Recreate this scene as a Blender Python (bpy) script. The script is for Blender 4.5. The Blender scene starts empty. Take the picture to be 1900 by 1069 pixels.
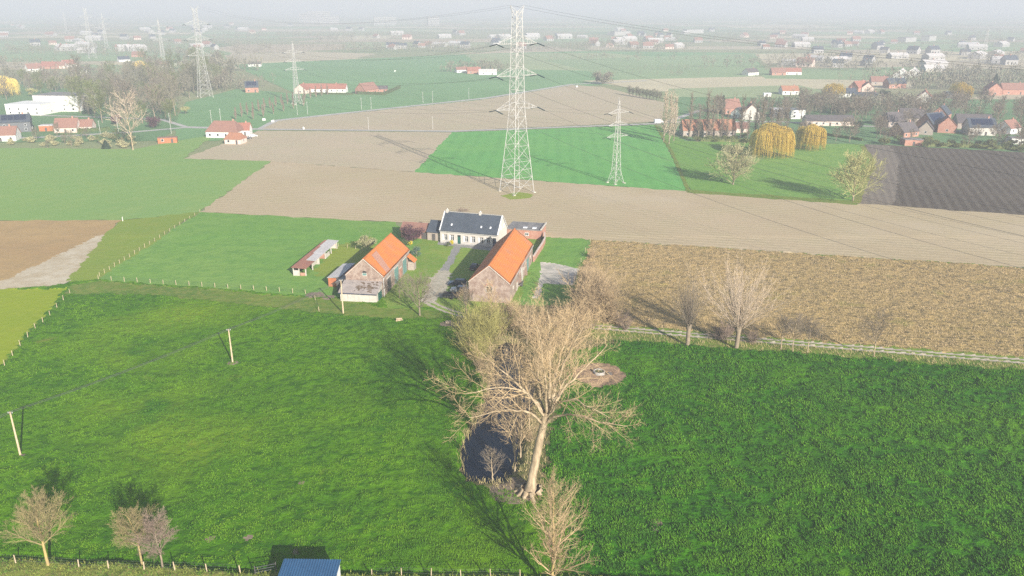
import bpy, math, random
import numpy as np
from mathutils import Vector, Matrix

sc = bpy.context.scene
col = sc.collection
rad = math.radians

# ------------------------------------------------------------------ camera
F = 1480.0                                   # focal length in photograph pixels (1900 wide)
PITCH = math.atan((534.5 - 12.0) / F)
CAM_H = 65.0
cp, sp = math.cos(PITCH), math.sin(PITCH)
cam = bpy.data.cameras.new('camera')
cam.sensor_width = 36.0
cam.lens = 36.0 * F / 1900.0
cam.clip_start = 0.5
cam.clip_end = 40000.0
cam_ob = bpy.data.objects.new('camera', cam)
cam_ob.location = (0, 0, CAM_H)
cam_ob.rotation_euler = (math.pi / 2 - PITCH, 0, 0)
col.objects.link(cam_ob)
sc.camera = cam_ob

# ------------------------------------------------------------------ world, sun, exposure
SUN_EL, SUN_AZ = rad(22.3), rad(151.5)       # azimuth clockwise from +Y
world = bpy.data.worlds.new('World')
sc.world = world
world.use_nodes = True
wn = world.node_tree.nodes
wl = world.node_tree.links
bg = wn['Background']
sky = wn.new('ShaderNodeTexSky')
sky.sky_type = 'NISHITA'
sky.sun_disc = False
sky.sun_elevation = SUN_EL
sky.sun_rotation = SUN_AZ
sky.altitude = 60
sky.air_density = 1.0
sky.dust_density = 1.0
sky.ozone_density = 1.0
wl.new(sky.outputs['Color'], bg.inputs['Color'])
bg.inputs['Strength'].default_value = 0.085
sun = bpy.data.lights.new('sun', 'SUN')
sun.energy = 5.0
sun.angle = rad(0.55)
sun.color = (1.0, 0.94, 0.85)
sun_ob = bpy.data.objects.new('sun', sun)
sv = Vector((math.sin(SUN_AZ) * math.cos(SUN_EL), math.cos(SUN_AZ) * math.cos(SUN_EL), math.sin(SUN_EL)))
sun_ob.rotation_euler = sv.to_track_quat('Z', 'Y').to_euler()
sun_ob.location = sv * 300
col.objects.link(sun_ob)
sc.view_settings.view_transform = 'Standard'
sc.view_settings.look = 'None'
sc.view_settings.exposure = 0.92
sc.view_settings.gamma = 1.0
sc.view_settings.use_curve_mapping = False
sc.render.engine = 'CYCLES'
sc.cycles.use_denoising = False
sc.cycles.max_bounces = 5
sc.cycles.diffuse_bounces = 2
sc.cycles.glossy_bounces = 2
sc.cycles.transparent_max_bounces = 8
sc.cycles.volume_bounces = 1
HAZE_DENSITY = 0.00056
HAZE_COLOR = (0.625, 0.65, 0.735)

# ------------------------------------------------------------------ helpers
rng = np.random.default_rng(7)
random.seed(7)

def G(px, py, z=0.0):
    """photograph pixel -> point on the level plane z"""
    u, v = (px - 950.0) / F, (py - 534.5) / F
    t = (z - CAM_H) / (-sp - v * cp)
    return (u * t, (cp - v * sp) * t)

def G3(px, py, z=0.0):
    p = G(px, py, z)
    return (p[0], p[1], z)

def link(o, parent=None):
    col.objects.link(o)
    if parent is not None:
        o.parent = parent
    return o

def tag(o, label=None, cat=None, group=None, kind=None):
    if label: o['label'] = label
    if cat: o['category'] = cat
    if group: o['group'] = group
    if kind: o['kind'] = kind
    return o

def thing(name, label, cat, loc=(0, 0, 0), rz=0.0, group=None):
    o = bpy.data.objects.new(name, None)
    o.empty_display_size = 0.5
    o.location = loc if len(loc) == 3 else (loc[0], loc[1], 0.0)
    o.rotation_euler = (0, 0, rz)
    link(o)
    return tag(o, label, cat, group)

def mesh_np(name, V, Q=None, T=None, mats=(), mi=None, smooth=False):
    me = bpy.data.meshes.new(name)
    V = np.asarray(V, np.float32).reshape(-1, 3)
    Q = np.zeros((0, 4), np.int32) if Q is None else np.asarray(Q, np.int32).reshape(-1, 4)
    T = np.zeros((0, 3), np.int32) if T is None else np.asarray(T, np.int32).reshape(-1, 3)
    me.vertices.add(len(V)); me.vertices.foreach_set('co', V.ravel())
    nl = Q.size + T.size
    me.loops.add(nl)
    me.loops.foreach_set('vertex_index', np.concatenate([Q.ravel(), T.ravel()]))
    n = len(Q) + len(T)
    me.polygons.add(n)
    ls = np.concatenate([np.arange(len(Q)) * 4, Q.size + np.arange(len(T)) * 3]).astype(np.int32)
    me.polygons.foreach_set('loop_start', ls)
    if mi is not None:
        me.polygons.foreach_set('material_index', np.asarray(mi, np.int32))
    me.polygons.foreach_set('use_smooth', np.full(n, smooth))
    for m in (mats if isinstance(mats, (list, tuple)) else [mats]):
        me.materials.append(m)
    me.update(calc_edges=True)
    return me

def put(name, me, parent=None, loc=None, rz=None):
    o = bpy.data.objects.new(name, me)
    if loc is not None: o.location = loc
    if rz is not None: o.rotation_euler = (0, 0, rz)
    return link(o, parent)

def nrm(a):
    return a / np.maximum(np.linalg.norm(a, axis=-1, keepdims=True), 1e-9)

class MB:
    """collects simple shapes for one mesh"""
    def __init__(s): s.v, s.f = [], []
    def add(s, V, Fc):
        b = len(s.v); s.v += [tuple(p) for p in V]; s.f += [tuple(i + b for i in f) for f in Fc]; return s
    def box(s, x0, x1, y0, y1, z0, z1):
        return s.add([(x0,y0,z0),(x1,y0,z0),(x1,y1,z0),(x0,y1,z0),(x0,y0,z1),(x1,y0,z1),(x1,y1,z1),(x0,y1,z1)],
                     [(3,2,1,0),(4,5,6,7),(0,1,5,4),(1,2,6,5),(2,3,7,6),(3,0,4,7)])
    def slab(s, a, b, c, d, t):
        """quad a b c d thickened downwards along its normal by t"""
        a, b, c, d = map(Vector, (a, b, c, d))
        n = (b - a).cross(d - a).normalized() * t
        return s.add([a - n, b - n, c - n, d - n, a, b, c, d],
                     [(3,2,1,0),(4,5,6,7),(0,1,5,4),(1,2,6,5),(2,3,7,6),(3,0,4,7)])
    def extrude(s, prof, axis, a0, a1):
        """closed profile (list of 2D) extruded along axis 'x' or 'y'"""
        n = len(prof)
        if axis == 'y':
            V = [(p[0], a0, p[1]) for p in prof] + [(p[0], a1, p[1]) for p in prof]
        elif axis == 'x':
            V = [(a0, p[0], p[1]) for p in prof] + [(a1, p[0], p[1]) for p in prof]
        else:
            V = [(p[0], p[1], a0) for p in prof] + [(p[0], p[1], a1) for p in prof]
        return s.add(V, [tuple(range(n))[::-1], tuple(range(n, 2 * n))] +
                     [(i, (i + 1) % n, n + (i + 1) % n, n + i) for i in range(n)])
    def cyl(s, x, y, z0, z1, r0, r1=None, n=12, cap=True):
        r1 = r0 if r1 is None else r1
        V = [(x + r0*math.cos(k*2*math.pi/n), y + r0*math.sin(k*2*math.pi/n), z0) for k in range(n)] + \
            [(x + r1*math.cos(k*2*math.pi/n), y + r1*math.sin(k*2*math.pi/n), z1) for k in range(n)]
        Fc = [(k, (k+1) % n, n + (k+1) % n, n + k) for k in range(n)]
        if cap: Fc += [tuple(range(n))[::-1], tuple(range(n, 2*n))]
        return s.add(V, Fc)
    def bar(s, a, b, w, h=None):
        a, b = Vector(a), Vector(b); h = h or w
        d = (b - a).normalized()
        u = d.cross(Vector((0,0,1)))
        u = u.normalized() if u.length > 1e-4 else Vector((1,0,0))
        v = u.cross(d)
        u *= w / 2; v *= h / 2
        return s.add([a-u-v, a+u-v, a+u+v, a-u+v, b-u-v, b+u-v, b+u+v, b-u+v],
                     [(3,2,1,0),(4,5,6,7),(0,1,5,4),(1,2,6,5),(2,3,7,6),(3,0,4,7)])
    def build(s, name, m, parent=None, loc=None, rz=None, smooth=False, bevel=0.0):
        import bmesh
        me = bpy.data.meshes.new(name)
        me.from_pydata(s.v, [], s.f)
        bm = bmesh.new(); bm.from_mesh(me)
        bmesh.ops.recalc_face_normals(bm, faces=bm.faces)
        if bevel > 0:
            bmesh.ops.bevel(bm, geom=bm.edges[:], offset=bevel, segments=2, affect='EDGES', profile=0.7)
        bm.to_mesh(me); bm.free()
        me.materials.append(m)
        if smooth:
            me.polygons.foreach_set('use_smooth', [True] * len(me.polygons))
        return put(name, me, parent, loc, rz)

def tubes(P, R, sides):
    """P (B,K,3), R (B,K) -> verts, quads of B tapered tubes"""
    B, K, _ = P.shape
    T = np.empty_like(P)
    T[:, 1:-1] = P[:, 2:] - P[:, :-2]
    T[:, 0] = P[:, 1] - P[:, 0]
    T[:, -1] = P[:, -1] - P[:, -2]
    T = nrm(T)
    D = nrm(P[:, -1] - P[:, 0])
    ref = np.where(np.abs(D[:, 2:3]) < 0.8, np.array([[0, 0, 1.0]]), np.array([[1.0, 0, 0]]))[:, None, :]
    n1 = nrm(np.cross(T, np.broadcast_to(ref, T.shape)))
    n2 = np.cross(T, n1)
    a = np.arange(sides) * 2 * np.pi / sides
    V = P[:, :, None, :] + R[:, :, None, None] * (np.cos(a)[None, None, :, None] * n1[:, :, None, :] + np.sin(a)[None, None, :, None] * n2[:, :, None, :])
    b = (np.arange(B) * K * sides)[:, None, None]
    k = (np.arange(K - 1) * sides)[None, :, None]
    s0 = np.arange(sides)[None, None, :]
    s1 = (np.arange(sides) + 1)[None, None, :] % sides
    Q = np.stack([b + k + s0, b + k + s1, b + k + sides + s1, b + k + sides + s0], -1)
    return V.reshape(-1, 3), Q.reshape(-1, 4)

def join(parts):
    V, Q, o = [], [], 0
    for v, q in parts:
        V.append(v); Q.append(q + o); o += len(v)
    return np.concatenate(V), np.concatenate(Q)

def bars_np(segs, r):
    """list of ((x,y,z),(x,y,z)) -> square bars"""
    S = np.array(segs, float)
    return tubes(S, np.full(S.shape[:2], r), 4)

def sprout(g, P, R, L, n, t0, t1, ang, ratio, K, lift, jit, rr, rmin, env=None, angj=0.15, taper=0.35):
    """n children on every branch; returns P, R, L of the children"""
    B, Kp, _ = P.shape
    idx = np.repeat(np.arange(B), n)
    j = np.tile(np.arange(n), B)
    N = B * n
    t = t0 + (t1 - t0) * ((j + g.random(N)) / n)
    f = t * (Kp - 1)
    i = np.minimum(f.astype(int), Kp - 2)
    w = (f - i)[:, None]
    pos = P[idx, i] * (1 - w) + P[idx, i + 1] * w
    tan = nrm(P[idx, i + 1] - P[idx, i])
    rr0 = R[idx, i] * (1 - w[:, 0]) + R[idx, i + 1] * w[:, 0]
    ref = np.where(np.abs(tan[:, 2:3]) < 0.85, np.array([[0, 0, 1.0]]), np.array([[1.0, 0, 0]]))
    n1 = nrm(np.cross(tan, ref)); n2 = np.cross(tan, n1)
    az = j * 2.39996 + (g.random(B) * 6.283)[idx] + g.normal(0, 0.4, N)
    perp = np.cos(az)[:, None] * n1 + np.sin(az)[:, None] * n2
    a = ang + g.normal(0, angj, N)
    d = nrm(np.cos(a)[:, None] * tan + np.sin(a)[:, None] * perp)
    ln = L[idx] * ratio * g.uniform(0.7, 1.2, N)
    if env is not None: ln = ln * env(t)
    out = np.empty((N, K, 3)); out[:, 0] = pos
    st = (ln / (K - 1))[:, None]
    for k in range(1, K):
        d = nrm(d + g.normal(0, jit, (N, 3)) + np.array([0, 0, lift]))
        pos = pos + d * st
        out[:, k] = pos
    r0 = np.maximum(rr0 * rr, rmin)
    Rr = r0[:, None] * np.linspace(1, taper, K)[None, :]
    Rr = np.maximum(Rr, rmin * 0.6)
    return out, Rr, ln

def line_branch(pts, r0, r1, K, g=None, wob=0.0):
    pts = np.array(pts, float)
    s = np.concatenate([[0], np.cumsum(np.linalg.norm(np.diff(pts, axis=0), axis=1))])
    u = np.linspace(0, s[-1], K)
    # smooth (Catmull-like) by interpolating and averaging
    P = np.stack([np.interp(u, s, pts[:, c]) for c in range(3)], -1)
    for _ in range(2):
        P[1:-1] = 0.25 * P[:-2] + 0.5 * P[1:-1] + 0.25 * P[2:]
    if g is not None and wob: P[1:-1] += g.normal(0, wob, (K - 2, 3))
    return P[None], np.linspace(r0, r1, K)[None], np.array([s[-1]])

def leaves(g, n, center, radii, size, shell=0.55, flat=0.0, squash=None):
    """n little leaf faces through an ellipsoid"""
    d = nrm(g.normal(size=(n, 3)))
    r = (shell + (1 - shell) * g.random(n) ** 0.6)[:, None] * g.uniform(0.75, 1.06, (n, 1))
    C = np.array(center) + d * r * np.array(radii)
    a = nrm(g.normal(size=(n, 3))); b = nrm(np.cross(a, g.normal(size=(n, 3))))
    s = size * g.uniform(0.5, 1.3, (n, 1))
    V = np.stack([C - a * s, C + b * s * 0.6, C + a * s, C - b * s * 0.6], 1).reshape(-1, 3)
    Q = np.arange(n * 4).reshape(-1, 4)
    return V, Q

# ---- value noise in numpy
def vnoise(x, y, scale, seed):
    g = np.random.default_rng(seed)
    n = 256
    L = g.random((n, n))
    X, Y = x / scale, y / scale
    xi, yi = np.floor(X).astype(int), np.floor(Y).astype(int)
    fx, fy = X - xi, Y - yi
    fx = fx * fx * (3 - 2 * fx); fy = fy * fy * (3 - 2 * fy)
    a = L[xi % n, yi % n]; b = L[(xi + 1) % n, yi % n]; c = L[xi % n, (yi + 1) % n]; d = L[(xi + 1) % n, (yi + 1) % n]
    return (a * (1 - fx) + b * fx) * (1 - fy) + (c * (1 - fx) + d * fx) * fy

def inside(poly, x, y):
    r = np.zeros(x.shape, bool)
    n = len(poly)
    for i in range(n):
        x0, y0 = poly[i]; x1, y1 = poly[(i + 1) % n]
        if y0 == y1: continue
        c = ((y0 > y) != (y1 > y)) & (x < (x1 - x0) * (y - y0) / (y1 - y0) + x0)
        r ^= c
    return r

def seg_dist(pts, x, y, closed=False):
    d = np.full(x.shape, 1e9)
    n = len(pts)
    for i in range(n if closed else n - 1):
        x0, y0 = pts[i]; x1, y1 = pts[(i + 1) % n]
        dx, dy = x1 - x0, y1 - y0
        t = np.clip(((x - x0) * dx + (y - y0) * dy) / (dx * dx + dy * dy + 1e-9), 0, 1)
        d = np.minimum(d, np.hypot(x - x0 - t * dx, y - y0 - t * dy))
    return d

# ------------------------------------------------------------------ materials
def new_mat(name):
    m = bpy.data.materials.new(name); m.use_nodes = True
    nt = m.node_tree
    b = nt.nodes['Principled BSDF']
    return m, nt, b

def pos_node(nt, obj=False):
    if obj:
        n = nt.nodes.new('ShaderNodeTexCoord'); return n.outputs['Object']
    n = nt.nodes.new('ShaderNodeNewGeometry'); return n.outputs['Position']

def noise(nt, vec, scale, detail=4, rough=0.55, sx=None):
    if sx is not None:
        mp = nt.nodes.new('ShaderNodeMapping'); mp.inputs['Scale'].default_value = sx[:3]
        if len(sx) > 3: mp.inputs['Rotation'].default_value = (0, 0, sx[3])
        nt.links.new(vec, mp.inputs['Vector']); vec = mp.outputs['Vector']
    n = nt.nodes.new('ShaderNodeTexNoise')
    n.inputs['Scale'].default_value = scale; n.inputs['Detail'].default_value = detail; n.inputs['Roughness'].default_value = rough
    nt.links.new(vec, n.inputs['Vector'])
    return n.outputs['Fac']

def ramp(nt, fac, lo, hi):
    n = nt.nodes.new('ShaderNodeMapRange'); n.interpolation_type = 'SMOOTHSTEP'
    n.inputs['From Min'].default_value = lo; n.inputs['From Max'].default_value = hi
    nt.links.new(fac, n.inputs['Value'])
    return n.outputs['Result']

def mixc(nt, fac, a, b):
    n = nt.nodes.new('ShaderNodeMix'); n.data_type = 'RGBA'
    for s, v in ((n.inputs[6], a), (n.inputs[7], b)):
        if isinstance(v, (tuple, list)): s.default_value = (*v[:3], 1)
        else: nt.links.new(v, s)
    if isinstance(fac, (int, float)): n.inputs[0].default_value = fac
    else: nt.links.new(fac, n.inputs[0])
    return n.outputs[2]

def bump(nt, b, h, strength, dist):
    n = nt.nodes.new('ShaderNodeBump'); n.inputs['Strength'].default_value = strength; n.inputs['Distance'].default_value = dist
    nt.links.new(h, n.inputs['Height']); nt.links.new(n.outputs['Normal'], b.inputs['Normal'])

def M(name, c, c2=None, scale=1.5, rough=0.8, bm=0.0, bd=0.05, lo=0.35, hi=0.65, metal=0.0, obj=False, sx=None, spec=0.25):
    m, nt, b = new_mat(name)
    b.inputs['Roughness'].default_value = rough; b.inputs['Metallic'].default_value = metal
    b.inputs['Specular IOR Level'].default_value = spec
    if c2 is None:
        c2 = tuple(x * 0.78 for x in c)
    p = pos_node(nt, obj)
    n = noise(nt, p, scale, 5, 0.6, sx)
    nt.links.new(mixc(nt, ramp(nt, n, lo, hi), c, c2), b.inputs['Base Color'])
    if bm: bump(nt, b, n, bm, bd)
    return m

def field_mat(name, c1, c2, c3, big=0.03, mid=0.35, fine=2.2, k3=0.6, bm=0.5, bd=0.2, rows=None, patch=None, rough=0.95):
    """c1/c2 blended over tens of metres, c3 in clumps; rows = (angle, spacing, colour, amount)"""
    m, nt, b = new_mat(name)
    b.inputs['Roughness'].default_value = rough
    b.inputs['Specular IOR Level'].default_value = 0.12
    p = pos_node(nt)
    nb = noise(nt, p, big, 4, 0.55)
    nm = noise(nt, p, mid, 4, 0.6)
    nf = noise(nt, p, fine, 3, 0.65)
    c = mixc(nt, ramp(nt, nb, 0.35, 0.65), c1, c2)
    mul = nt.nodes.new('ShaderNodeMath'); mul.operation = 'MULTIPLY_ADD'
    nt.links.new(nm, mul.inputs[0]); mul.inputs[1].default_value = 0.6
    m2 = nt.nodes.new('ShaderNodeMath'); m2.operation = 'MULTIPLY'; nt.links.new(nf, m2.inputs[0]); m2.inputs[1].default_value = 0.4
    nt.links.new(m2.outputs[0], mul.inputs[2])
    fac = ramp(nt, mul.outputs[0], 0.44, 0.62)
    sc3 = nt.nodes.new('ShaderNodeMath'); sc3.operation = 'MULTIPLY'; nt.links.new(fac, sc3.inputs[0]); sc3.inputs[1].default_value = k3
    c = mixc(nt, sc3.outputs[0], c, c3)
    if rows:
        ang, sp_, rc, amt = rows
        mp = nt.nodes.new('ShaderNodeMapping'); mp.inputs['Rotation'].default_value = (0, 0, ang)
        nt.links.new(p, mp.inputs['Vector'])
        wv = nt.nodes.new('ShaderNodeTexWave'); wv.wave_type = 'BANDS'; wv.bands_direction = 'X'
        wv.inputs['Scale'].default_value = 1.0 / sp_ * 0.314
        wv.inputs['Distortion'].default_value = 1.3; wv.inputs['Detail'].default_value = 2.0; wv.inputs['Detail Scale'].default_value = 0.15
        nt.links.new(mp.outputs['Vector'], wv.inputs['Vector'])
        r = ramp(nt, wv.outputs['Fac'], 0.3, 0.9)
        rm = nt.nodes.new('ShaderNodeMath'); rm.operation = 'MULTIPLY'; nt.links.new(r, rm.inputs[0])
        rm2 = nt.nodes.new('ShaderNodeMath'); rm2.operation = 'MULTIPLY'; nt.links.new(ramp(nt, nm, 0.25, 0.7), rm2.inputs[0]); rm2.inputs[1].default_value = amt
        nt.links.new(rm2.outputs[0], rm.inputs[1])
        c = mixc(nt, rm.outputs[0], c, rc)
    if patch:
        for pc, lo, hi, s in (patch if isinstance(patch, list) else [patch]):
            c = mixc(nt, ramp(nt, noise(nt, p, s, 3, 0.5), lo, hi), c, pc)
    nt.links.new(c, b.inputs['Base Color'])
    if bm: bump(nt, b, mul.outputs[0], bm, bd)
    return m

# vegetation and soil
M_meadow = field_mat('meadow_grass', (0.092, 0.215, 0.002), (0.058, 0.165, 0.002), (0.015, 0.076, 0.002), big=0.03, mid=0.5, fine=1.3, k3=0.72, bm=1.0, bd=0.5, patch=[((0.165, 0.255, 0.010), 0.50, 0.76, 0.022), ((0.034, 0.125, 0.004), 0.56, 0.76, 0.07), ((0.18, 0.20, 0.03), 0.68, 0.82, 0.13)])
M_crop = field_mat('lush_crop', (0.046, 0.168, 0.002), (0.031, 0.132, 0.002), (0.008, 0.047, 0.002), big=0.035, mid=0.7, fine=1.8, k3=0.82, bm=1.0, bd=0.6, patch=[((0.085, 0.21, 0.004), 0.50, 0.76, 0.04), ((0.020, 0.092, 0.003), 0.58, 0.76, 0.09)])
M_pasture = field_mat('pasture_grass', (0.15, 0.30, 0.05), (0.19, 0.32, 0.065), (0.095, 0.23, 0.045), big=0.02, mid=0.25, fine=1.5, k3=0.6, bm=0.6, bd=0.3)
M_lawn = field_mat('lawn_grass', (0.20, 0.30, 0.045), (0.155, 0.265, 0.04), (0.29, 0.285, 0.07), big=0.06, mid=0.4, fine=2.0, k3=0.45, bm=0.4, bd=0.1)
M_verge = field_mat('rough_verge', (0.145, 0.215, 0.028), (0.10, 0.18, 0.022), (0.24, 0.235, 0.06), big=0.08, mid=0.5, fine=2.5, k3=0.65, bm=0.8, bd=0.25)
M_drygrass = field_mat('dry_grass', (0.20, 0.225, 0.045), (0.14, 0.195, 0.03), (0.31, 0.255, 0.09), big=0.1, mid=0.7, fine=2.5, k3=0.75, bm=0.9, bd=0.3)
M_thicket = field_mat('leaf_litter', (0.17, 0.155, 0.055), (0.10, 0.125, 0.03), (0.24, 0.19, 0.11), big=0.12, mid=0.6, fine=3.0, k3=0.7, bm=0.8, bd=0.2)
M_wheat = field_mat('green_cereal', (0.205, 0.335, 0.085), (0.185, 0.315, 0.085), (0.24, 0.335, 0.085), big=0.010, mid=0.08, fine=0.6, k3=0.5, bm=0.15, bd=0.1, rows=(0.6, 7.0, (0.25, 0.36, 0.11), 0.3))
M_cereal = field_mat('bright_cereal', (0.125, 0.36, 0.085), (0.15, 0.37, 0.085), (0.095, 0.31, 0.08), big=0.012, mid=0.1, fine=0.8, k3=0.5, bm=0.15, bd=0.1, rows=(0.05, 6.0, (0.10, 0.29, 0.07), 0.6))
M_yellow = field_mat('yellow_green_crop', (0.255, 0.325, 0.016), (0.225, 0.30, 0.016), (0.28, 0.32, 0.025), big=0.02, mid=0.2, fine=1.5, k3=0.5, bm=0.25, bd=0.1)
M_olive = field_mat('olive_strip_grass', (0.23, 0.29, 0.035), (0.19, 0.27, 0.04), (0.25, 0.28, 0.05), big=0.015, mid=0.15, fine=1.0, k3=0.5, bm=0.25, bd=0.1)
M_stubbleL = field_mat('brown_stubble', (0.43, 0.29, 0.13), (0.39, 0.255, 0.12), (0.34, 0.235, 0.115), big=0.03, mid=0.18, fine=1.2, k3=0.6, bm=0.4, bd=0.15, rows=(1.9, 1.6, (0.33, 0.24, 0.12), 0.35))
M_pale = field_mat('pale_trodden_soil', (0.55, 0.48, 0.36), (0.46, 0.38, 0.26), (0.40, 0.31, 0.19), big=0.15, mid=0.4, fine=1.8, k3=0.6, bm=0.3, bd=0.1)
M_beige = field_mat('beige_bare_field', (0.46, 0.36, 0.23), (0.415, 0.33, 0.20), (0.37, 0.31, 0.17), big=0.012, mid=0.07, fine=0.9, k3=0.6, bm=0.5, bd=0.2, rows=(1.776, 2.6, (0.56, 0.455, 0.305), 0.6), patch=((0.49, 0.40, 0.27), 0.5, 0.75, 0.02))
M_beige2 = field_mat('beige_far_field', (0.47, 0.38, 0.26), (0.43, 0.355, 0.235), (0.40, 0.36, 0.22), big=0.008, mid=0.04, fine=0.4, k3=0.6, bm=0.2, bd=0.15, rows=(1.2, 6.0, (0.52, 0.42, 0.29), 0.4))
M_stubble = field_mat('maize_stubble', (0.43, 0.305, 0.13), (0.39, 0.28, 0.11), (0.135, 0.105, 0.05), big=0.03, mid=0.45, fine=1.2, k3=0.95, bm=1.0, bd=0.6, patch=((0.26, 0.235, 0.06), 0.58, 0.78, 0.12), rows=(1.776, 1.5, (0.50, 0.37, 0.18), 0.5))
M_plough = field_mat('ploughed_soil', (0.092, 0.073, 0.055), (0.11, 0.088, 0.066), (0.058, 0.046, 0.035), big=0.02, mid=0.25, fine=1.2, k3=0.7, bm=0.7, bd=0.3, rows=(0.36, 3.2, (0.165, 0.143, 0.112), 0.7), patch=((0.125, 0.108, 0.09), 0.55, 0.75, 0.03))
M_plough2 = field_mat('harrowed_soil', (0.20, 0.165, 0.13), (0.175, 0.145, 0.115), (0.14, 0.118, 0.095), big=0.02, mid=0.25, fine=1.2, k3=0.6, bm=0.6, bd=0.25, rows=(0.36, 2.6, (0.26, 0.22, 0.17), 0.6))
M_ground = field_mat('far_ground', (0.22, 0.27, 0.12), (0.30, 0.29, 0.16), (0.18, 0.22, 0.10), big=0.0035, mid=0.015, fine=0.15, k3=0.6, bm=0.0)
M_soil = M('bare_soil', (0.27, 0.205, 0.145), (0.19, 0.145, 0.10), 1.2, 0.95, 0.6, 0.08)
M_mulch = M('bark_mulch', (0.36, 0.23, 0.14), (0.22, 0.145, 0.09), 2.6, 0.95, 0.9, 0.1)
M_gravel = M('pale_gravel', (0.47, 0.42, 0.33), (0.36, 0.335, 0.25), 0.7, 0.95, 0.3, 0.03)
M_rut = M('sandy_wheel_rut', (0.50, 0.43, 0.34), (0.38, 0.33, 0.25), 0.8, 0.95, 0.3, 0.04)
M_concrete = M('weathered_concrete', (0.60, 0.54, 0.46), (0.36, 0.345, 0.29), 0.25, 0.9, 0.2, 0.02)
M_paving = M('grey_paving', (0.30, 0.29, 0.27), (0.235, 0.23, 0.21), 1.2, 0.9, 0.2, 0.02)
M_asphalt = M('asphalt', (0.13, 0.13, 0.13), (0.10, 0.10, 0.10), 0.3, 0.9)
M_farroad = M('pale_road', (0.46, 0.44, 0.40), (0.40, 0.38, 0.35), 0.05, 0.9)
m, nt, b = new_mat('pond_water'); M_water = m
b.inputs['Base Color'].default_value = (0.004, 0.008, 0.016, 1); b.inputs['Roughness'].default_value = 0.04
b.inputs['IOR'].default_value = 1.33
bump(nt, b, noise(nt, pos_node(nt), 1.1, 3, 0.5), 0.05, 0.05)

# timber, bark, twigs
M_bark = M('poplar_bark', (0.46, 0.36, 0.235), (0.27, 0.205, 0.13), 2.4, 0.9, 0.8, 0.08, sx=(1, 1, 0.25))
M_twig = M('poplar_twigs', (0.47, 0.345, 0.195), (0.37, 0.265, 0.15), 0.5, 0.9)
M_goldbark = M('golden_lichen_bark', (0.42, 0.315, 0.12), (0.33, 0.25, 0.12), 1.0, 0.9, 0.4, 0.04)
M_goldtwig = M('golden_twigs', (0.30, 0.245, 0.115), (0.24, 0.195, 0.10), 0.6, 0.9)
M_mauvetwig = M('mauve_twigs', (0.265, 0.195, 0.15), (0.215, 0.16, 0.125), 0.6, 0.9)
M_greybark = M('grey_bark', (0.27, 0.215, 0.15), (0.20, 0.16, 0.115), 1.2, 0.9, 0.4, 0.04)
M_greytwig = M('grey_brown_twigs', (0.215, 0.175, 0.13), (0.165, 0.135, 0.10), 0.5, 0.9)
M_paletwig = M('pale_straw_twigs', (0.50, 0.40, 0.30), (0.42, 0.33, 0.245), 0.5, 0.9)
M_willowtwig = M('yellow_willow_twigs', (0.36, 0.325, 0.105), (0.29, 0.265, 0.09), 0.4, 0.9)
M_haytwig = M('hay_coloured_brush', (0.41, 0.30, 0.175), (0.33, 0.245, 0.145), 0.4, 0.9)
M_bud = M('budding_leaves', (0.40, 0.38, 0.165), (0.30, 0.30, 0.12), 0.35, 0.8)
M_bud2 = M('pale_olive_leaves', (0.40, 0.365, 0.20), (0.29, 0.275, 0.14), 0.3, 0.8)
M_weep = M('weeping_willow_leaves', (0.74, 0.55, 0.13), (0.62, 0.46, 0.11), 0.3, 0.8)
M_purple = M('purple_leaves', (0.105, 0.045, 0.060), (0.07, 0.032, 0.045), 0.6, 0.8)
M_conifer = M('conifer_needles', (0.035, 0.065, 0.035), (0.022, 0.048, 0.03), 0.6, 0.85)
M_bluegreen = M('blue_green_needles', (0.10, 0.165, 0.125), (0.07, 0.125, 0.095), 0.8, 0.85)
M_hedge = M('hedge_leaves', (0.085, 0.12, 0.04), (0.06, 0.09, 0.03), 0.6, 0.85)
M_shrub = M('shrub_leaves', (0.15, 0.165, 0.055), (0.105, 0.13, 0.04), 0.6, 0.85)
M_forsythia = M('bright_yellow_blossom', (0.72, 0.56, 0.02), (0.55, 0.46, 0.02), 2.0, 0.8)
M_wood = M('farwood_twigs', (0.20, 0.18, 0.13), (0.15, 0.145, 0.095), 0.03, 0.95)
M_reed = M('straw_reeds', (0.44, 0.35, 0.17), (0.33, 0.28, 0.12), 0.9, 0.9)
M_post = M('weathered_post', (0.55, 0.44, 0.30), (0.42, 0.33, 0.22), 2.5, 0.85)
M_pole = M('pale_timber_pole', (0.58, 0.45, 0.30), (0.48, 0.37, 0.25), 1.5, 0.85)
M_blade = M('meadow_blades', (0.112, 0.235, 0.004), (0.055, 0.155, 0.003), 0.12, 0.85)
M_leafblade = M('crop_blades', (0.080, 0.21, 0.003), (0.034, 0.128, 0.003), 0.2, 0.8)
M_bankblade = M('bank_grass_blades', (0.24, 0.245, 0.05), (0.10, 0.19, 0.02), 0.7, 0.85)
M_straw = M('straw_stubble', (0.53, 0.39, 0.215), (0.37, 0.275, 0.14), 0.5, 0.9)
M_wire = M('conductor_metal', (0.10, 0.105, 0.11), None, 0.1, 0.6)
M_galv = M('galvanised_steel', (0.50, 0.49, 0.465), (0.42, 0.41, 0.39), 0.2, 0.6, metal=0.0)
M_insul = M('dark_insulator', (0.03, 0.06, 0.075), None, 1, 0.3)
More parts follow.
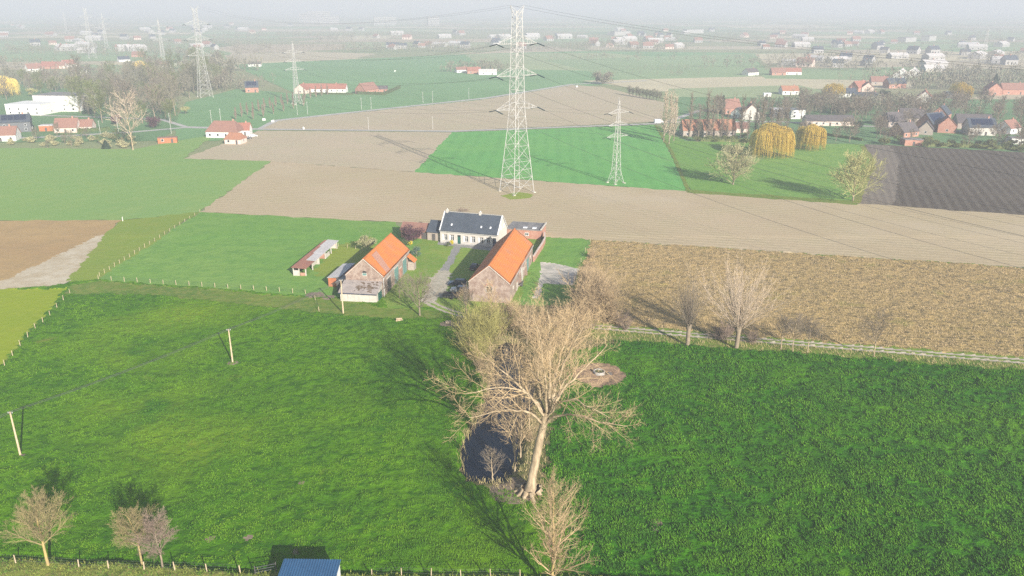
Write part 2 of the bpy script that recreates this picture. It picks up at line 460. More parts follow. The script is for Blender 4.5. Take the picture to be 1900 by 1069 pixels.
# building surfaces
def brick_mat(name, c1, c2, c3, s=0.55):
    m, nt, b = new_mat(name)
    b.inputs['Roughness'].default_value = 0.9
    p = pos_node(nt, True)
    c = mixc(nt, ramp(nt, noise(nt, p, s, 5, 0.65), 0.38, 0.62), c1, c2)
    c = mixc(nt, ramp(nt, noise(nt, p, s * 5, 3, 0.6), 0.52, 0.72), c, c3)
    nt.links.new(c, b.inputs['Base Color'])
    bump(nt, b, noise(nt, p, 3.0, 3, 0.6), 0.3, 0.03)
    return m
def tile_mat(name, c1, c2, c3, gap=0.34, axis='Z', s=0.5, bs=0.6, lichen=None):
    """roof covering: courses along the slope plus mottling"""
    m, nt, b = new_mat(name)
    b.inputs['Roughness'].default_value = 0.8
    p = pos_node(nt, True)
    c = mixc(nt, ramp(nt, noise(nt, p, s, 4, 0.6), 0.36, 0.66), c1, c2)
    c = mixc(nt, ramp(nt, noise(nt, p, s * 6, 3, 0.6), 0.55, 0.75), c, c3)
    if lichen: c = mixc(nt, ramp(nt, noise(nt, p, 0.28, 5, 0.7), 0.50, 0.72), c, lichen)
    nt.links.new(c, b.inputs['Base Color'])
    wv = nt.nodes.new('ShaderNodeTexWave'); wv.bands_direction = axis; wv.inputs['Scale'].default_value = 0.314 / gap
    wv.inputs['Distortion'].default_value = 0.5
    nt.links.new(p, wv.inputs['Vector'])
    bump(nt, b, wv.outputs['Fac'], bs, 0.06)
    return m
M_barnbrick = brick_mat('weathered_pink_brick', (0.235, 0.16, 0.125), (0.36, 0.28, 0.23), (0.165, 0.11, 0.085), 0.7)
M_redbrick = brick_mat('red_brick', (0.36, 0.17, 0.12), (0.42, 0.23, 0.17), (0.28, 0.13, 0.10))
M_greybrick = brick_mat('grey_brown_brick', (0.33, 0.27, 0.23), (0.38, 0.32, 0.27), (0.26, 0.215, 0.18))
M_cream = brick_mat('cream_render', (0.49, 0.455, 0.405), (0.54, 0.505, 0.455), (0.42, 0.385, 0.34))
M_white = brick_mat('white_paint', (0.74, 0.73, 0.70), (0.69, 0.675, 0.64), (0.63, 0.61, 0.58))
M_farwhite = brick_mat('far_pale_render', (0.36, 0.35, 0.335), (0.32, 0.31, 0.30), (0.28, 0.27, 0.26))
M_pinkwall = brick_mat('pale_pink_render', (0.60, 0.47, 0.40), (0.64, 0.52, 0.45), (0.53, 0.40, 0.34))
M_greywall = brick_mat('dark_grey_cladding', (0.13, 0.135, 0.145), (0.115, 0.12, 0.13), (0.10, 0.10, 0.11))
M_orange = tile_mat('orange_pantiles', (0.60, 0.185, 0.037), (0.50, 0.165, 0.045), (0.37, 0.17, 0.085), s=0.35, bs=0.9, lichen=(0.41, 0.175, 0.085))
M_oldorange = tile_mat('sun_faded_orange_tiles', (0.36, 0.16, 0.09), (0.32, 0.145, 0.085), (0.27, 0.14, 0.095))
M_oldtile = tile_mat('weathered_purple_tiles', (0.42, 0.21, 0.14), (0.36, 0.19, 0.14), (0.47, 0.30, 0.24), s=0.9)
M_redtile = tile_mat('red_tiles', (0.32, 0.125, 0.085), (0.28, 0.115, 0.08), (0.25, 0.12, 0.09))
M_pinktile = tile_mat('faded_red_tiles', (0.27, 0.135, 0.10), (0.24, 0.12, 0.09), (0.21, 0.12, 0.095))
M_slate = tile_mat('blue_grey_slate', (0.052, 0.066, 0.088), (0.04, 0.052, 0.07), (0.085, 0.10, 0.12), gap=0.3)
M_darktile = tile_mat('dark_brown_tiles', (0.10, 0.085, 0.085), (0.08, 0.07, 0.072), (0.13, 0.11, 0.105))
M_rust = tile_mat('rusty_sheet', (0.36, 0.15, 0.095), (0.30, 0.125, 0.085), (0.42, 0.22, 0.15), gap=0.4, axis='Y', s=0.7)
M_zinc = tile_mat('pale_zinc_sheet', (0.56, 0.53, 0.51), (0.50, 0.47, 0.45), (0.43, 0.38, 0.36), gap=0.4, axis='Y', s=0.5)
M_asbestos = tile_mat('mossy_grey_sheet', (0.36, 0.31, 0.28), (0.29, 0.25, 0.23), (0.24, 0.20, 0.17), gap=0.3, axis='X', s=0.6)
M_moss = M('brown_moss', (0.10, 0.07, 0.045), (0.17, 0.12, 0.085), 1.6, 0.95, 0.8, 0.05, obj=True)
M_bitumen = M('bitumen_roof', (0.16, 0.155, 0.155), (0.26, 0.245, 0.235), 0.5, 0.9, 0.2, 0.02)
M_bluesheet = M('blue_profiled_sheet', (0.035, 0.100, 0.20), (0.030, 0.086, 0.175), 0.8, 0.5, spec=0.3)
M_glass = M('dark_window_glass', (0.03, 0.035, 0.04), None, 1, 0.15, spec=0.5)
M_frame = M('white_frame', (0.75, 0.74, 0.72), None, 2, 0.6)
M_greendoor = M('dark_green_paint', (0.02, 0.11, 0.085), None, 2, 0.5)
M_tealpaint = M('faded_teal_paint', (0.10, 0.22, 0.20), (0.14, 0.24, 0.22), 2, 0.7)
M_bluepaint = M('navy_paint', (0.03, 0.045, 0.09), None, 2, 0.5)
M_plank = M('pale_boards', (0.52, 0.48, 0.42), (0.44, 0.40, 0.35), 1.5, 0.85, obj=True)
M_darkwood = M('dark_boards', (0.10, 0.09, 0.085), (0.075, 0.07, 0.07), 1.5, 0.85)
M_orangepaint = M('orange_red_panel', (0.45, 0.16, 0.07), (0.38, 0.13, 0.065), 1.0, 0.7)
M_solar = M('solar_glass', (0.012, 0.018, 0.04), (0.018, 0.026, 0.055), 0.6, 0.15, spec=0.5)
M_stone = M('pale_concrete_ring', (0.42, 0.40, 0.37), (0.33, 0.315, 0.29), 2.0, 0.9)
M_skylight = M('white_skylight', (0.80, 0.80, 0.82), None, 1, 0.3)
M_tyre = M('tyre_rubber', (0.02, 0.02, 0.02), None, 3, 0.9)
M_rim = M('alloy_rim', (0.5, 0.5, 0.52), None, 3, 0.4, metal=0.8)
M_carblack = M('black_car_paint', (0.012, 0.014, 0.02), None, 1, 0.25, spec=0.5)
M_carblue = M('dark_blue_car_paint', (0.02, 0.04, 0.075), None, 1, 0.25, spec=0.5)
M_cargrey = M('silver_car_paint', (0.28, 0.29, 0.31), None, 1, 0.3, metal=0.4)
M_carwhite = M('white_car_paint', (0.75, 0.75, 0.76), None, 1, 0.3)
M_lamp = M('car_lamp_lens', (0.75, 0.75, 0.72), None, 1, 0.2)
M_redlamp = M('red_lamp_lens', (0.4, 0.02, 0.02), None, 1, 0.2)

# ------------------------------------------------------------------ terrain
BANK = 0.8
NX0, NX1, NY0, NY1, STEP = -168.0, 168.0, 72.0, 232.0, 0.4
def W(pts): return [G(*p) for p in pts]

POND = W([(858,815),(856,866),(872,884),(898,891),(930,888),(952,868),(962,830),(968,790),(985,745),(992,700),(980,660),(962,634),(938,628),(918,645),(908,685),(905,720),(893,762),(872,792)])
TRACK = W([(790,556),(805,566),(830,577),(862,586),(920,593),(1000,598),(1130,609),(1300,623),(1500,639),(1700,655),(1900,671),(2400,712)])
DITCH = [G(px_, py_, 0.7) for px_, py_ in [(-400,1012),(-100,1027),(0,1033),(240,1044),(480,1059),(700,1062),(960,1066),(1400,1078),(2300,1100)]]
RING_C = G(1112, 697)
CLS = [  # name, material, priority order, polygon, roughness height of the surface
 ('concrete_slab', M_concrete, [(1003,487),(1030,489),(1076,500),(1062,530),(1030,527),(1010,526),(1003,540),(998,554),(987,553),(994,535),(1003,515)], 0.02, 'grey weathered concrete slab in the grass'),
 ('gravel_yard', M_gravel, [(812,500),(838,503),(832,530),(822,548),(800,562),(782,556),(790,535),(803,515)], 0.03, None),
 ('garden_path', M_paving, [(843,456),(856,456),(832,505),(816,503)], 0.02, None),
 ('terrace', M_paving, [(812,449),(816,447),(950,463),(960,470),(930,468),(815,454)], 0.02, None),
 ('pale_soil_strip', M_pale, [(195,432),(205,425),(120,527),(80,532),(0,538),(-60,532),(10,520),(40,505)], 0.05, None),
 ('stubble_strip', M_stubbleL, [(-400,412),(228,409),(75,527),(-400,531)], 0.08, None),
 ('yellow_crop', M_yellow, [(-500,538),(122,536),(0,680),(-500,1100)], 0.1, None),
 ('olive_grass', M_olive, [(228,409),(371,394),(182,519),(75,528)], 0.1, None),
 ('cereal_field', M_wheat, [(-500,270),(503,300),(371,394),(228,409),(-500,413)], 0.05, None),
 ('shelter_paddock', M_olive, [(583,500),(628,455),(690,440),(690,470),(640,505),(622,512),(585,514)], 0.14, None),
 ('pasture', M_pasture, [(371,394),(735,413),(800,428),(757,470),(700,540),(620,553),(182,519)], 0.13, None),
 ('back_lawn', M_pasture, [(1011,440),(1100,445),(1070,512),(1064,545),(1050,570),(962,566),(990,480)], 0.14, None),
 ('farmyard_lawn', M_lawn, [(735,413),(830,420),(1011,440),(985,490),(965,566),(930,590),(850,585),(800,572),(715,572),(712,545),(755,480)], 0.1, None),
 ('beige_field', M_beige, [(735,413),(1000,440),(1105,446),(1900,497),(2600,560),(2600,300),(735,300)], 0.06, None),
 ('maize_field', M_stubble, [(1100,446),(1900,498),(2600,545),(2600,716),(1900,664),(1700,648),(1300,616),(1128,602),(1075,590),(1064,540),(1072,510)], 0.32, None),
 ('track_verge', M_verge, [(1075,588),(1130,602),(1300,616),(1900,664),(2600,716),(2600,742),(1900,688),(1150,633),(1100,628)], 0.25, None),
 ('thicket_floor', M_thicket, [(846,588),(1000,560),(1075,558),(1135,602),(1148,634),(1062,652),(1042,720),(1012,860),(1002,920),(985,935),(930,912),(862,888),(858,800),(905,720),(852,650)], 0.22, None),
 ('crop_field', M_crop, [(1062,650),(1150,632),(1900,690),(2600,745),(2600,1600),(1085,1600),(1050,1000),(1012,915),(1012,860),(1042,720)], 0.62, None),
 ('field_verge', M_verge, [(125,532),(182,522),(620,556),(715,572),(800,575),(850,590),(760,592),(640,586),(560,578),(300,548),(125,545)], 0.18, None),
 ('meadow', M_meadow, None, 0.38, None),
]
def near_terrain():
    nx = int(round((NX1 - NX0) / STEP)); ny = int(round((NY1 - NY0) / STEP))
    xs = np.linspace(NX0, NX1, nx + 1); ys = np.linspace(NY0, NY1, ny + 1)
    X, Y = np.meshgrid(xs, ys)
    jx = (vnoise(X, Y, 1.1, 1) - 0.5) * 1.5 + (vnoise(X, Y, 5.0, 3) - 0.5) * 1.0
    jy = (vnoise(X, Y, 1.1, 2) - 0.5) * 1.5 + (vnoise(X, Y, 5.0, 4) - 0.5) * 1.0
    dring = np.hypot(X - RING_C[0], (Y - RING_C[1]))
    def classify(x, y, jx, jy):
        c = np.full(x.shape, len(CLS) - 1)
        done = np.zeros(x.shape, bool)
        for i, (nm, m, pl, h, _) in enumerate(CLS):
            if pl is None: continue
            k = 0.35 if nm in ('concrete_slab', 'garden_path', 'terrace') else 1.0
            q = inside(W(pl), x + jx * k, y + jy * k) & ~done
            c[q] = i; done |= q
        return c
    cv = classify(X, Y, jx, jy)
    amp = np.array([c[3] for c in CLS])[cv]
    n1 = vnoise(X, Y, 0.75, 11); n2 = vnoise(X, Y, 1.7, 12); n3 = vnoise(X, Y, 6.0, 13)
    n4 = vnoise(X * 0.8 + Y * 0.6, Y * 0.8 - X * 0.6, 1.15, 14)
    Z = amp * (0.40 * n1 + 0.40 * n4 + 0.30 * n2 + 0.25 * n3 - 0.2)
    # furrows on the bare field
    Z += np.where(amp == 0.06, 0.012 * np.sin((Y + X * 0.208) * 2.4), 0)
    # pond basin and ditch
    dp = seg_dist(POND, X, Y, True); ins = inside(POND, X, Y)
    sd = np.where(ins, -dp, dp) + (vnoise(X, Y, 1.3, 21) - 0.5) * 0.8
    s = np.clip((1.4 - sd) / 2.2, 0, 1); s = s * s * (3 - 2 * s)
    Z -= s * 1.5
    dd = seg_dist(DITCH, X, Y) + (vnoise(X, Y, 1.6, 22) - 0.5) * 0.35
    # the bank on the camera's side stands a metre above the meadow
    dlv = np.interp(X, [p[0] for p in DITCH], [p[1] for p in DITCH])
    s = np.clip((dlv - Y + (vnoise(X, Y, 1.6, 22) - 0.5) * 0.5) / 0.9, 0, 1); s = s * s * (3 - 2 * s)
    Z += s * BANK
    Z -= 0.35 * np.clip(1 - np.abs(Y - dlv - 0.6) / 0.9, 0, 1)
    # wheel ruts of the track
    dt = seg_dist(TRACK, X, Y)
    rut = np.clip(1 - np.abs(dt - 0.85) / 0.5, 0, 1)
    Z = np.where(dt < 1.9, Z * np.where(rut > 0, 0.25, 1.0), Z)
    # level off towards the far edge, where the flat sheets take over
    e = np.clip((Y - (NY1 - 4.0)) / 3.2, 0, 1)
    Z = Z * (1 - e) + 0.16 * e
    # faces
    fx, fy = 0.5 * (X[:-1, :-1] + X[1:, 1:]), 0.5 * (Y[:-1, :-1] + Y[1:, 1:])
    fc = classify(fx, fy, jx[:-1, :-1], jy[:-1, :-1])
    idx = np.arange((nx + 1) * (ny + 1)).reshape(ny + 1, nx + 1)
    Q = np.stack([idx[:-1, :-1], idx[:-1, 1:], idx[1:, 1:], idx[1:, :-1]], -1)
    fdt = seg_dist(TRACK, fx, fy) + (jx[:-1, :-1]) * 0.12
    isrut = (np.abs(fdt - 0.85) < 0.42) & (fx > -30)
    extra = [(isrut, 'wheel_rut', M_rut)]
    fr = np.hypot((fx - RING_C[0]) * 1.0, (fy - RING_C[1]) * 0.95) + jx[:-1, :-1] * 0.5
    extra.append(((fr < 4.8), 'mulch_circle', M_mulch))
    for (mx, my, r) in MOLE:
        mc = G(mx, my)
        extra.append(((np.hypot(fx - mc[0], (fy - mc[1])) + jx[:-1, :-1] * 0.3) < r, 'bare_soil_patch', M_soil))
    fdd = seg_dist(DITCH, fx, fy)
    # grass on the camera's side of the ditch: taller and drier
    dl = np.interp(fx, [p[0] for p in DITCH], [p[1] for p in DITCH])
    near = fy < dl - 0.5
    extra.append((near, 'dry_grass_bank', M_drygrass))
    V = np.stack([X, Y, Z], -1).reshape(-1, 3)
    used = np.zeros(fx.shape, bool)
    def emit(mask, name, m):
        q = Q[mask]
        if len(q) == 0: return
        u, inv = np.unique(q.ravel(), return_inverse=True)
        o = put(name, mesh_np(name, V[u], inv.reshape(-1, 4), None, m, None, True))
        tag(o, kind='structure')
    soil = np.zeros(fx.shape, bool)
    for mask, nm, m in extra:
        mask = mask & ~used
        if nm == 'bare_soil_patch':
            soil |= mask
        else:
            emit(mask, nm, m)
        used |= mask
    emit(soil, 'bare_soil', M_soil)
    for i, c in enumerate(CLS):
        emit((fc == i) & ~used, c[0], c[1])
    return xs, ys, Z, cv
MOLE = [(390,1003,0.6),(461,999,0.5),(559,898,0.45),(1218,972,0.9),(432,675,0.8),(39,846,0.5),(548,1026,0.5),(1215,985,0.5),
        (950,912,3.2),(935,900,1.6),(830,602,1.6),(848,604,1.2),(585,548,2.2),(610,552,1.5),(960,925,1.5)]
TX, TY, TZ, TC = near_terrain()
def gz(x, y):
    if not (NX0 < x < NX1 and NY0 < y < NY1): return 0.0
    return float(TZ[int((y - NY0) / STEP + 0.5), int((x - NX0) / STEP + 0.5)])

# water of the moat pond
me = bpy.data.meshes.new('pond_water')
cx = sum(p[0] for p in POND) / len(POND); cy = sum(p[1] for p in POND) / len(POND)
pw = []
for (x, y) in POND:
    l = math.hypot(x - cx, y - cy); pw.append((x + (x - cx) / l * 1.2, y + (y - cy) / l * 1.2, -0.78))
me.from_pydata(pw, [], [tuple(range(len(pw)))][::1])
me.materials.append(M_water)
tag(put('pond_water', me), kind='structure')

# base ground to the horizon, with the near terrain's rectangle left out
E0 = 15000.0
gxs, gys = [-E0, NX0, NX1, E0], [-700.0, NY0, NY1, E0]
V = [(x, y, -0.02) for y in gys for x in gxs]
Fq = [(r * 4 + c, r * 4 + c + 1, r * 4 + c + 5, r * 4 + c + 4) for r in range(3) for c in range(3) if not (r == 1 and c == 1)]
tag(put('ground', mesh_np('ground', V, Fq, None, M_ground)), kind='structure')

def clip_y(poly, y0):
    out = []
    for i in range(len(poly)):
        a, b = poly[i - 1], poly[i]
        ia, ib = a[1] >= y0, b[1] >= y0
        if ia != ib:
            t = (y0 - a[1]) / (b[1] - a[1]); out.append((a[0] + t * (b[0] - a[0]), y0))
        if ib: out.append(b)
    return out
SHEET = [0, 0]
def sheet(name, pts, m, jit=0.9, world=False, stepm=3.0, far=False):
    poly = pts if world else W(pts)
    poly = clip_y(poly, NY1)
    if len(poly) < 3: return
    SHEET[0] += 1
    z = 0.0003 * SHEET[0] if far else 0.04 + 0.003 * (SHEET[0] - SHEET[1])
    if far: SHEET[1] = SHEET[0]
    out = []
    g = random.Random(SHEET[0])
    for i in range(len(poly)):
        a, b = poly[i], poly[(i + 1) % len(poly)]
        L = math.hypot(b[0] - a[0], b[1] - a[1]); n = max(1, min(120, int(L / stepm)))
        for k in range(n):
            t = k / n
            j = 0 if (a[1] <= NY1 + 1e-6 and b[1] <= NY1 + 1e-6) or k == 0 else jit
            out.append((a[0] + t * (b[0] - a[0]) + g.uniform(-j, j), max(NY1, a[1] + t * (b[1] - a[1]) + g.uniform(-j, j)), z))
    me = bpy.data.meshes.new(name); me.from_pydata(out, [], [tuple(range(len(out)))]); me.materials.append(m)
    if me.polygons[0].normal.z < 0: me.flip_normals()
    tag(put(name, me), kind='structure')

def fm(name, c, v=0.12, rows=None):
    return field_mat(name, c, tuple(x * (1 - v) for x in c), tuple(x * (1 + v * 0.7) for x in c), big=0.006, mid=0.03, fine=0.25, k3=0.5, bm=0.0, rows=rows)
F_g1 = fm('far_green_a', (0.16, 0.31, 0.125)); F_g2 = fm('far_green_b', (0.24, 0.34, 0.16)); F_g3 = fm('far_green_c', (0.13, 0.24, 0.10)); F_g4 = fm('far_green_d', (0.30, 0.36, 0.18))
F_b1 = fm('far_beige_a', (0.47, 0.40, 0.27)); F_b2 = fm('far_beige_b', (0.43, 0.35, 0.235)); F_b3 = fm('far_straw', (0.55, 0.48, 0.31)); F_d = fm('far_soil', (0.22, 0.18, 0.145))
# far strips first (they lie lowest)
frng = random.Random(5)
for r in range(16):                       # fields on the plain towards the horizon
    y0 = 900 + r * 230 + frng.uniform(-40, 40)
    x = -0.72 * y0 - 200
    while x < 0.72 * y0 + 200:
        w = frng.uniform(90, 420); d = frng.uniform(90, 240); sk = frng.uniform(-60, 60)
        if frng.random() < 0.8:
            m = frng.choice([F_g1, F_g2, F_g3, F_g4, F_g2, F_b1, F_b2, F_b3, F_b1])
            sheet('farm_field', [(x, y0), (x + w - 6, y0 + frng.uniform(-15, 15)), (x + w - 6 + sk, y0 + d), (x + sk, y0 + d + frng.uniform(-15, 15))], m, 1.5, True, 40, True)
        x += w
FIELDS = [
 ('farm_field', [(-400,75),(330,78),(430,98),(420,112),(-400,118)], F_g2), ('farm_field', [(415,103),(560,95),(700,100),(640,112),(430,115)], F_b1),
 ('farm_field', [(430,92),(600,84),(640,92),(440,100)], F_b2), ('farm_field', [(640,78),(900,80),(900,88),(640,90)], F_g4),
 ('farm_field', [(625,66),(730,66),(720,72),(620,74)], F_b3), ('farm_field', [(890,98),(1010,85),(1130,100),(1090,112),(880,115)], F_b1),
 ('farm_field', [(430,120),(880,100),(1080,95),(1380,98),(1420,125),(1250,160),(1110,158),(900,183),(505,222),(480,212),(560,180)], F_g1),
 ('farm_field', [(860,100),(1120,98),(1380,120),(1300,135),(900,128)], F_g4),
 ('farm_field', [(1010,112),(1380,100),(1420,128),(1390,150),(1160,150)], F_g2),
 ('farm_field', [(1080,150),(1400,142),(1700,150),(1690,165),(1420,165),(1220,170)], F_b3),
 ('farm_field', [(1400,100),(1900,95),(1900,112),(1420,118)], F_b3), ('farm_field', [(1450,112),(1800,118),(1790,130),(1440,124)], F_b1),
 ('farm_field', [(1240,165),(1480,158),(1600,185),(1500,205),(1240,215)], F_g4),
 ('farm_field', [(1790,182),(1900,172),(2100,178),(2100,232),(1900,208),(1830,196)], F_b1),
 ('farm_field', [(1640,185),(1790,184),(1900,210),(1900,235),(1720,215)], F_g1),
 ('farm_field', [(1400,130),(1700,124),(1760,138),(1700,150),(1420,146)], F_g2),
 ('farm_field', [(320,232),(345,190),(440,165),(560,175),(905,150),(905,184),(512,225),(485,243),(400,262),(330,262)], F_g1),
 ('farm_field', [(150,120),(420,122),(380,140),(150,140)], F_g2),
 ('village_garden', [(-400,150),(330,150),(330,235),(300,262),(-400,268)], M_shrub and F_g3),
 ('village_garden', [(1225,228),(1260,180),(1900,185),(2300,210),(2300,305),(1900,284),(1605,269),(1440,262),(1270,262)], F_g3),
 ('beige_field', [(480,241),(512,225),(905,184),(1062,158),(1120,162),(1232,190),(1228,226),(840,243)], M_beige2),
 ('beige_field', [(340,295),(480,243),(840,246),(838,250),(772,320),(503,300)], M_beige2),
 ('bright_cereal_field', [(838,246),(1216,232),(1280,356),(770,320)], M_cereal),
 ('orchard_meadow', [(1222,234),(1270,262),(1600,268),(1617,300),(1590,378),(1280,356)], M_pasture),
 ('ploughed_field', [(1605,268),(1900,283),(2600,318),(2600,450),(1900,400),(1590,378),(1617,300)], M_plough),
 ('ploughed_field', [(1605,268),(1652,271),(1668,300),(1666,345),(1654,383),(1590,378),(1617,300)], M_plough2),
 ('cereal_field', [(-700,270),(250,277),(330,262),(400,250),(340,295),(503,300),(371,394),(228,409),(-700,415)], M_wheat),
 ('stubble_strip', [(-400,412),(228,409),(75,527),(-400,531)], M_stubbleL),
 ('olive_grass', [(228,409),(371,394),(182,519),(75,528)], M_olive),
 ('pasture', [(371,394),(735,413),(757,440),(700,540),(182,519)], M_pasture),
 ('beige_field', [(503,300),(770,320),(1280,356),(1590,378),(1900,400),(2600,450),(2600,560),(1900,497),(1105,446),(1000,440),(735,413),(371,394)], M_beige),
 ('rough_green_margin', [(928,364),(946,371),(984,368),(990,362),(962,357)], M_olive),
 ('field_margin', [(1270,352),(1590,374),(1590,381),(1275,358)], M_verge),
]
for f in FIELDS: sheet(*f)
def strip(name, pts, w, m, jit=0.1, z=None):
    """ribbon along a pixel polyline, width in metres"""
    P = [Vector((*G(*p), 0)) for p in pts]
    L, R = [], []
    for i, p in enumerate(P):
        d = (P[min(i + 1, len(P) - 1)] - P[max(i - 1, 0)]).normalized(); n = Vector((-d.y, d.x, 0)) * (w / 2)
        L.append(p + n); R.append(p - n)
    sheet(name, [(p.x, p.y) for p in L + R[::-1]], m, jit, True)
strip('country_road', [(-300,262),(60,256),(240,246),(345,237),(470,240),(840,244),(1215,230),(1236,227),(1300,205),(1480,200)], 4.5, M_farroad)
strip('village_road', [(340,236),(480,240),(512,224),(905,182),(1060,157),(1200,150)], 5.5, M_farroad)
strip('village_road', [(1236,227),(1440,226),(1640,236),(1900,250),(2300,262)], 5.0, M_farroad)
strip('field_ditch', [(1216,232),(1248,285),(1264,325),(1277,354)], 1.6, M_verge, 0.3)
strip('field_ditch', [(1600,272),(1620,300),(1606,335),(1588,378)], 2.4, M_drygrass, 0.3)
strip('farm_lane', [(60,214),(160,217),(300,222),(345,236)], 3.5, M_farroad)

# ------------------------------------------------------------------ farm buildings
def window(parent, x, y, z, w, h, axis='y', sgn=-1, frame=M_frame, glass=M_glass, depth=0.10, mull=True, arch=False):
    """window on a wall: frame bars proud of the wall, pane behind them; axis = wall normal, sgn = its direction"""
    def B(mb, a0, a1, d0, d1, z0, z1):
        lo, hi = sorted((d0 * sgn, d1 * sgn))
        if axis == 'y': mb.box(x + a0, x + a1, y + lo, y + hi, z + z0, z + z1)
        else: mb.box(x + lo, x + hi, y + a0, y + a1, z + z0, z + z1)
    f = 0.11
    fr = MB()
    B(fr, -w/2, -w/2 + f, -0.02, depth, 0, h); B(fr, w/2 - f, w/2, -0.02, depth, 0, h)
    B(fr, -w/2 + f, w/2 - f, -0.02, depth, h - f, h); B(fr, -w/2 + f, w/2 - f, -0.02, depth + 0.06, 0, f)
    if mull: B(fr, -0.045, 0.045, -0.02, depth * 0.8, f, h - f)
    o = fr.build('window', frame, parent)
    pn = MB(); B(pn, -w/2 + f, w/2 - f, -0.02, 0.02, f, h - f)
    pn.build('pane', glass, o)
    return o

def gable_walls(W2, y0, y1, eave, ridge, z0=-0.3):
    return [(-W2, z0), (W2, z0), (W2, eave), (0, ridge), (-W2, eave)]

def roof_pair(parent, W2, y0, y1, eave, ridge, mL, mR, over=0.3, ov_end=0.25, t=0.14, ridge_mat=None, names=('roof', 'roof')):
    """ridge along y; left (-x) and right (+x) slopes as two parts plus a ridge cap"""
    s = (ridge - eave) / W2
    ex = W2 + over; ez = eave - over * s
    up = 0.05 + t
    L = MB().slab((-ex, y1 + ov_end, ez + up), (-ex, y0 - ov_end, ez + up), (-0.01, y0 - ov_end, ridge + up), (-0.01, y1 + ov_end, ridge + up), t)
    R = MB().slab((ex, y0 - ov_end, ez + up), (ex, y1 + ov_end, ez + up), (0.01, y1 + ov_end, ridge + up), (0.01, y0 - ov_end, ridge + up), t)
    def wavy(sg, m):   # old tiled slope: slightly sagging and uneven
        nu, nv = 14, 48; V = []
        for j in range(nv + 1):
            y = y0 - ov_end + (y1 - y0 + 2 * ov_end) * j / nv
            for i in range(nu + 1):
                x = 0.01 + (ex - 0.01) * i / nu
                z = ridge + up - s * x
                sag = -0.16 * math.sin(math.pi * j / nv) * (1 - 0.6 * i / nu) + float(vnoise(np.array([x * 1.0 + 31]), np.array([y]), 1.6, 77 + sg)[0] - 0.5) * 0.12
                V.append((sg * x, y, z + sag))
        n0 = len(V)
        V += [(v_[0], v_[1], v_[2] - t) for v_ in V]
        Q = []; w_ = nu + 1
        for j in range(nv):
            for i in range(nu):
                k = j * w_ + i; q = (k, k + 1, k + w_ + 1, k + w_)
                Q.append(q if sg > 0 else q[::-1]); Q.append(tuple(n0 + c for c in (q[::-1] if sg > 0 else q)))
        for j in range(nv):
            for i in (0, nu): k = j * w_ + i; Q.append((k, k + w_, n0 + k + w_, n0 + k))
        for i in range(nu):
            for j in (0, nv): k = j * w_ + i; Q.append((k, k + 1, n0 + k + 1, n0 + k))
        return put('roof', mesh_np('roof', V, Q, None, m, None, True), parent)
    a = wavy(-1, mL); b = wavy(1, mR)
    c = MB()
    c.extrude([(-0.20, ridge + up - 0.34), (0.20, ridge + up - 0.34), (0.12, ridge + up + 0.02), (-0.12, ridge + up + 0.02)], 'y', y0 - ov_end - 0.02, y1 + ov_end + 0.02)
    c.build('ridge_cap', ridge_mat or mR, parent)
    return a, b

# --- right barn
RB = thing('barn', 'long brick barn with bright orange tiled roof, right of the courtyard, beside the parked cars', 'barn', (-5.3, 174.0, 0), -rad(10.6))
LB, WB = 33.0, 4.85
MB().extrude(gable_walls(WB, 0, LB, 4.85, 8.9), 'y', 0, LB).build('wall', M_barnbrick, RB)
roof_pair(RB, WB, 0, LB, 4.85, 8.9, M_orange, M_orange, 0.18, 0.05, 0.16, M_orange)
v = MB()   # verge boards of the near gable
s_ = (8.9 - 4.85) / WB
for sg in (-1, 1):
    v.bar((sg * (WB + 0.05), -0.10, 4.85 - 0.02), (0, -0.10, 8.9 + 0.03), 0.12, 0.16)
v.build('verge_trim', M_plank, RB)
# arched loft window in the near gable
w = window(RB, 0.0, 0.0, 2.5, 1.5, 1.5, 'y', -1, M_plank, M_glass, 0.08)
a = MB()
for k in range(7):
    t0, t1 = math.pi * k / 7, math.pi * (k + 1) / 7
    a.add([(math.cos(t)*r, yy, 4.0 + math.sin(t)*r*0.8) for yy in (0.0, -0.09) for (t, r) in ((t0, 0.66), (t1, 0.66), (t1, 0.9), (t0, 0.9))],
          [(0,1,2,3), (7,6,5,4), (0,4,5,1), (1,5,6,2), (2,6,7,3), (3,7,4,0)])
a.build('window_arch', M_redbrick, w)
# right-hand long wall: doors, buttresses, gutter
for (yy, ww, hh, mm) in ((23.5, 2.6, 3.6, M_tealpaint), (14.5, 2.8, 3.7, M_plank), (9.0, 1.1, 2.2, M_plank)):
    d = MB().box(WB - 0.02, WB + 0.08, yy, yy + ww, 0.05, hh).build('barn_door', mm, RB)
    lt = MB().box(WB - 0.02, WB + 0.10, yy - 0.2, yy + ww + 0.2, hh + 0.01, hh + 0.28); lt.build('lintel', M_redbrick, d)
for yy in (4.5, 19.0, 29.0):
    window(RB, WB, yy, 2.2, 0.9, 0.8, 'x', 1, M_plank)
for yy in (12.6, 20.9):
    MB().extrude([(WB - 0.02, -0.2), (WB + 0.6, -0.2), (WB + 0.35, 3.3), (WB - 0.02, 3.9)], 'y', yy, yy + 0.7).build('buttress', M_barnbrick, RB)
MB().box(WB + 0.16, WB + 0.30, 0, LB, 4.50, 4.62).build('gutter', M_galv, RB)
for yy in (5, 16, 27):
    d = MB().box(-WB - 0.08, -WB + 0.02, yy, yy + 2.4, 0.05, 3.0).build('barn_door', M_greendoor, RB)
MB().cyl(WB + 0.22, 14.0, 0.1, 4.5, 0.06, n=8).build('downpipe', M_galv, RB)

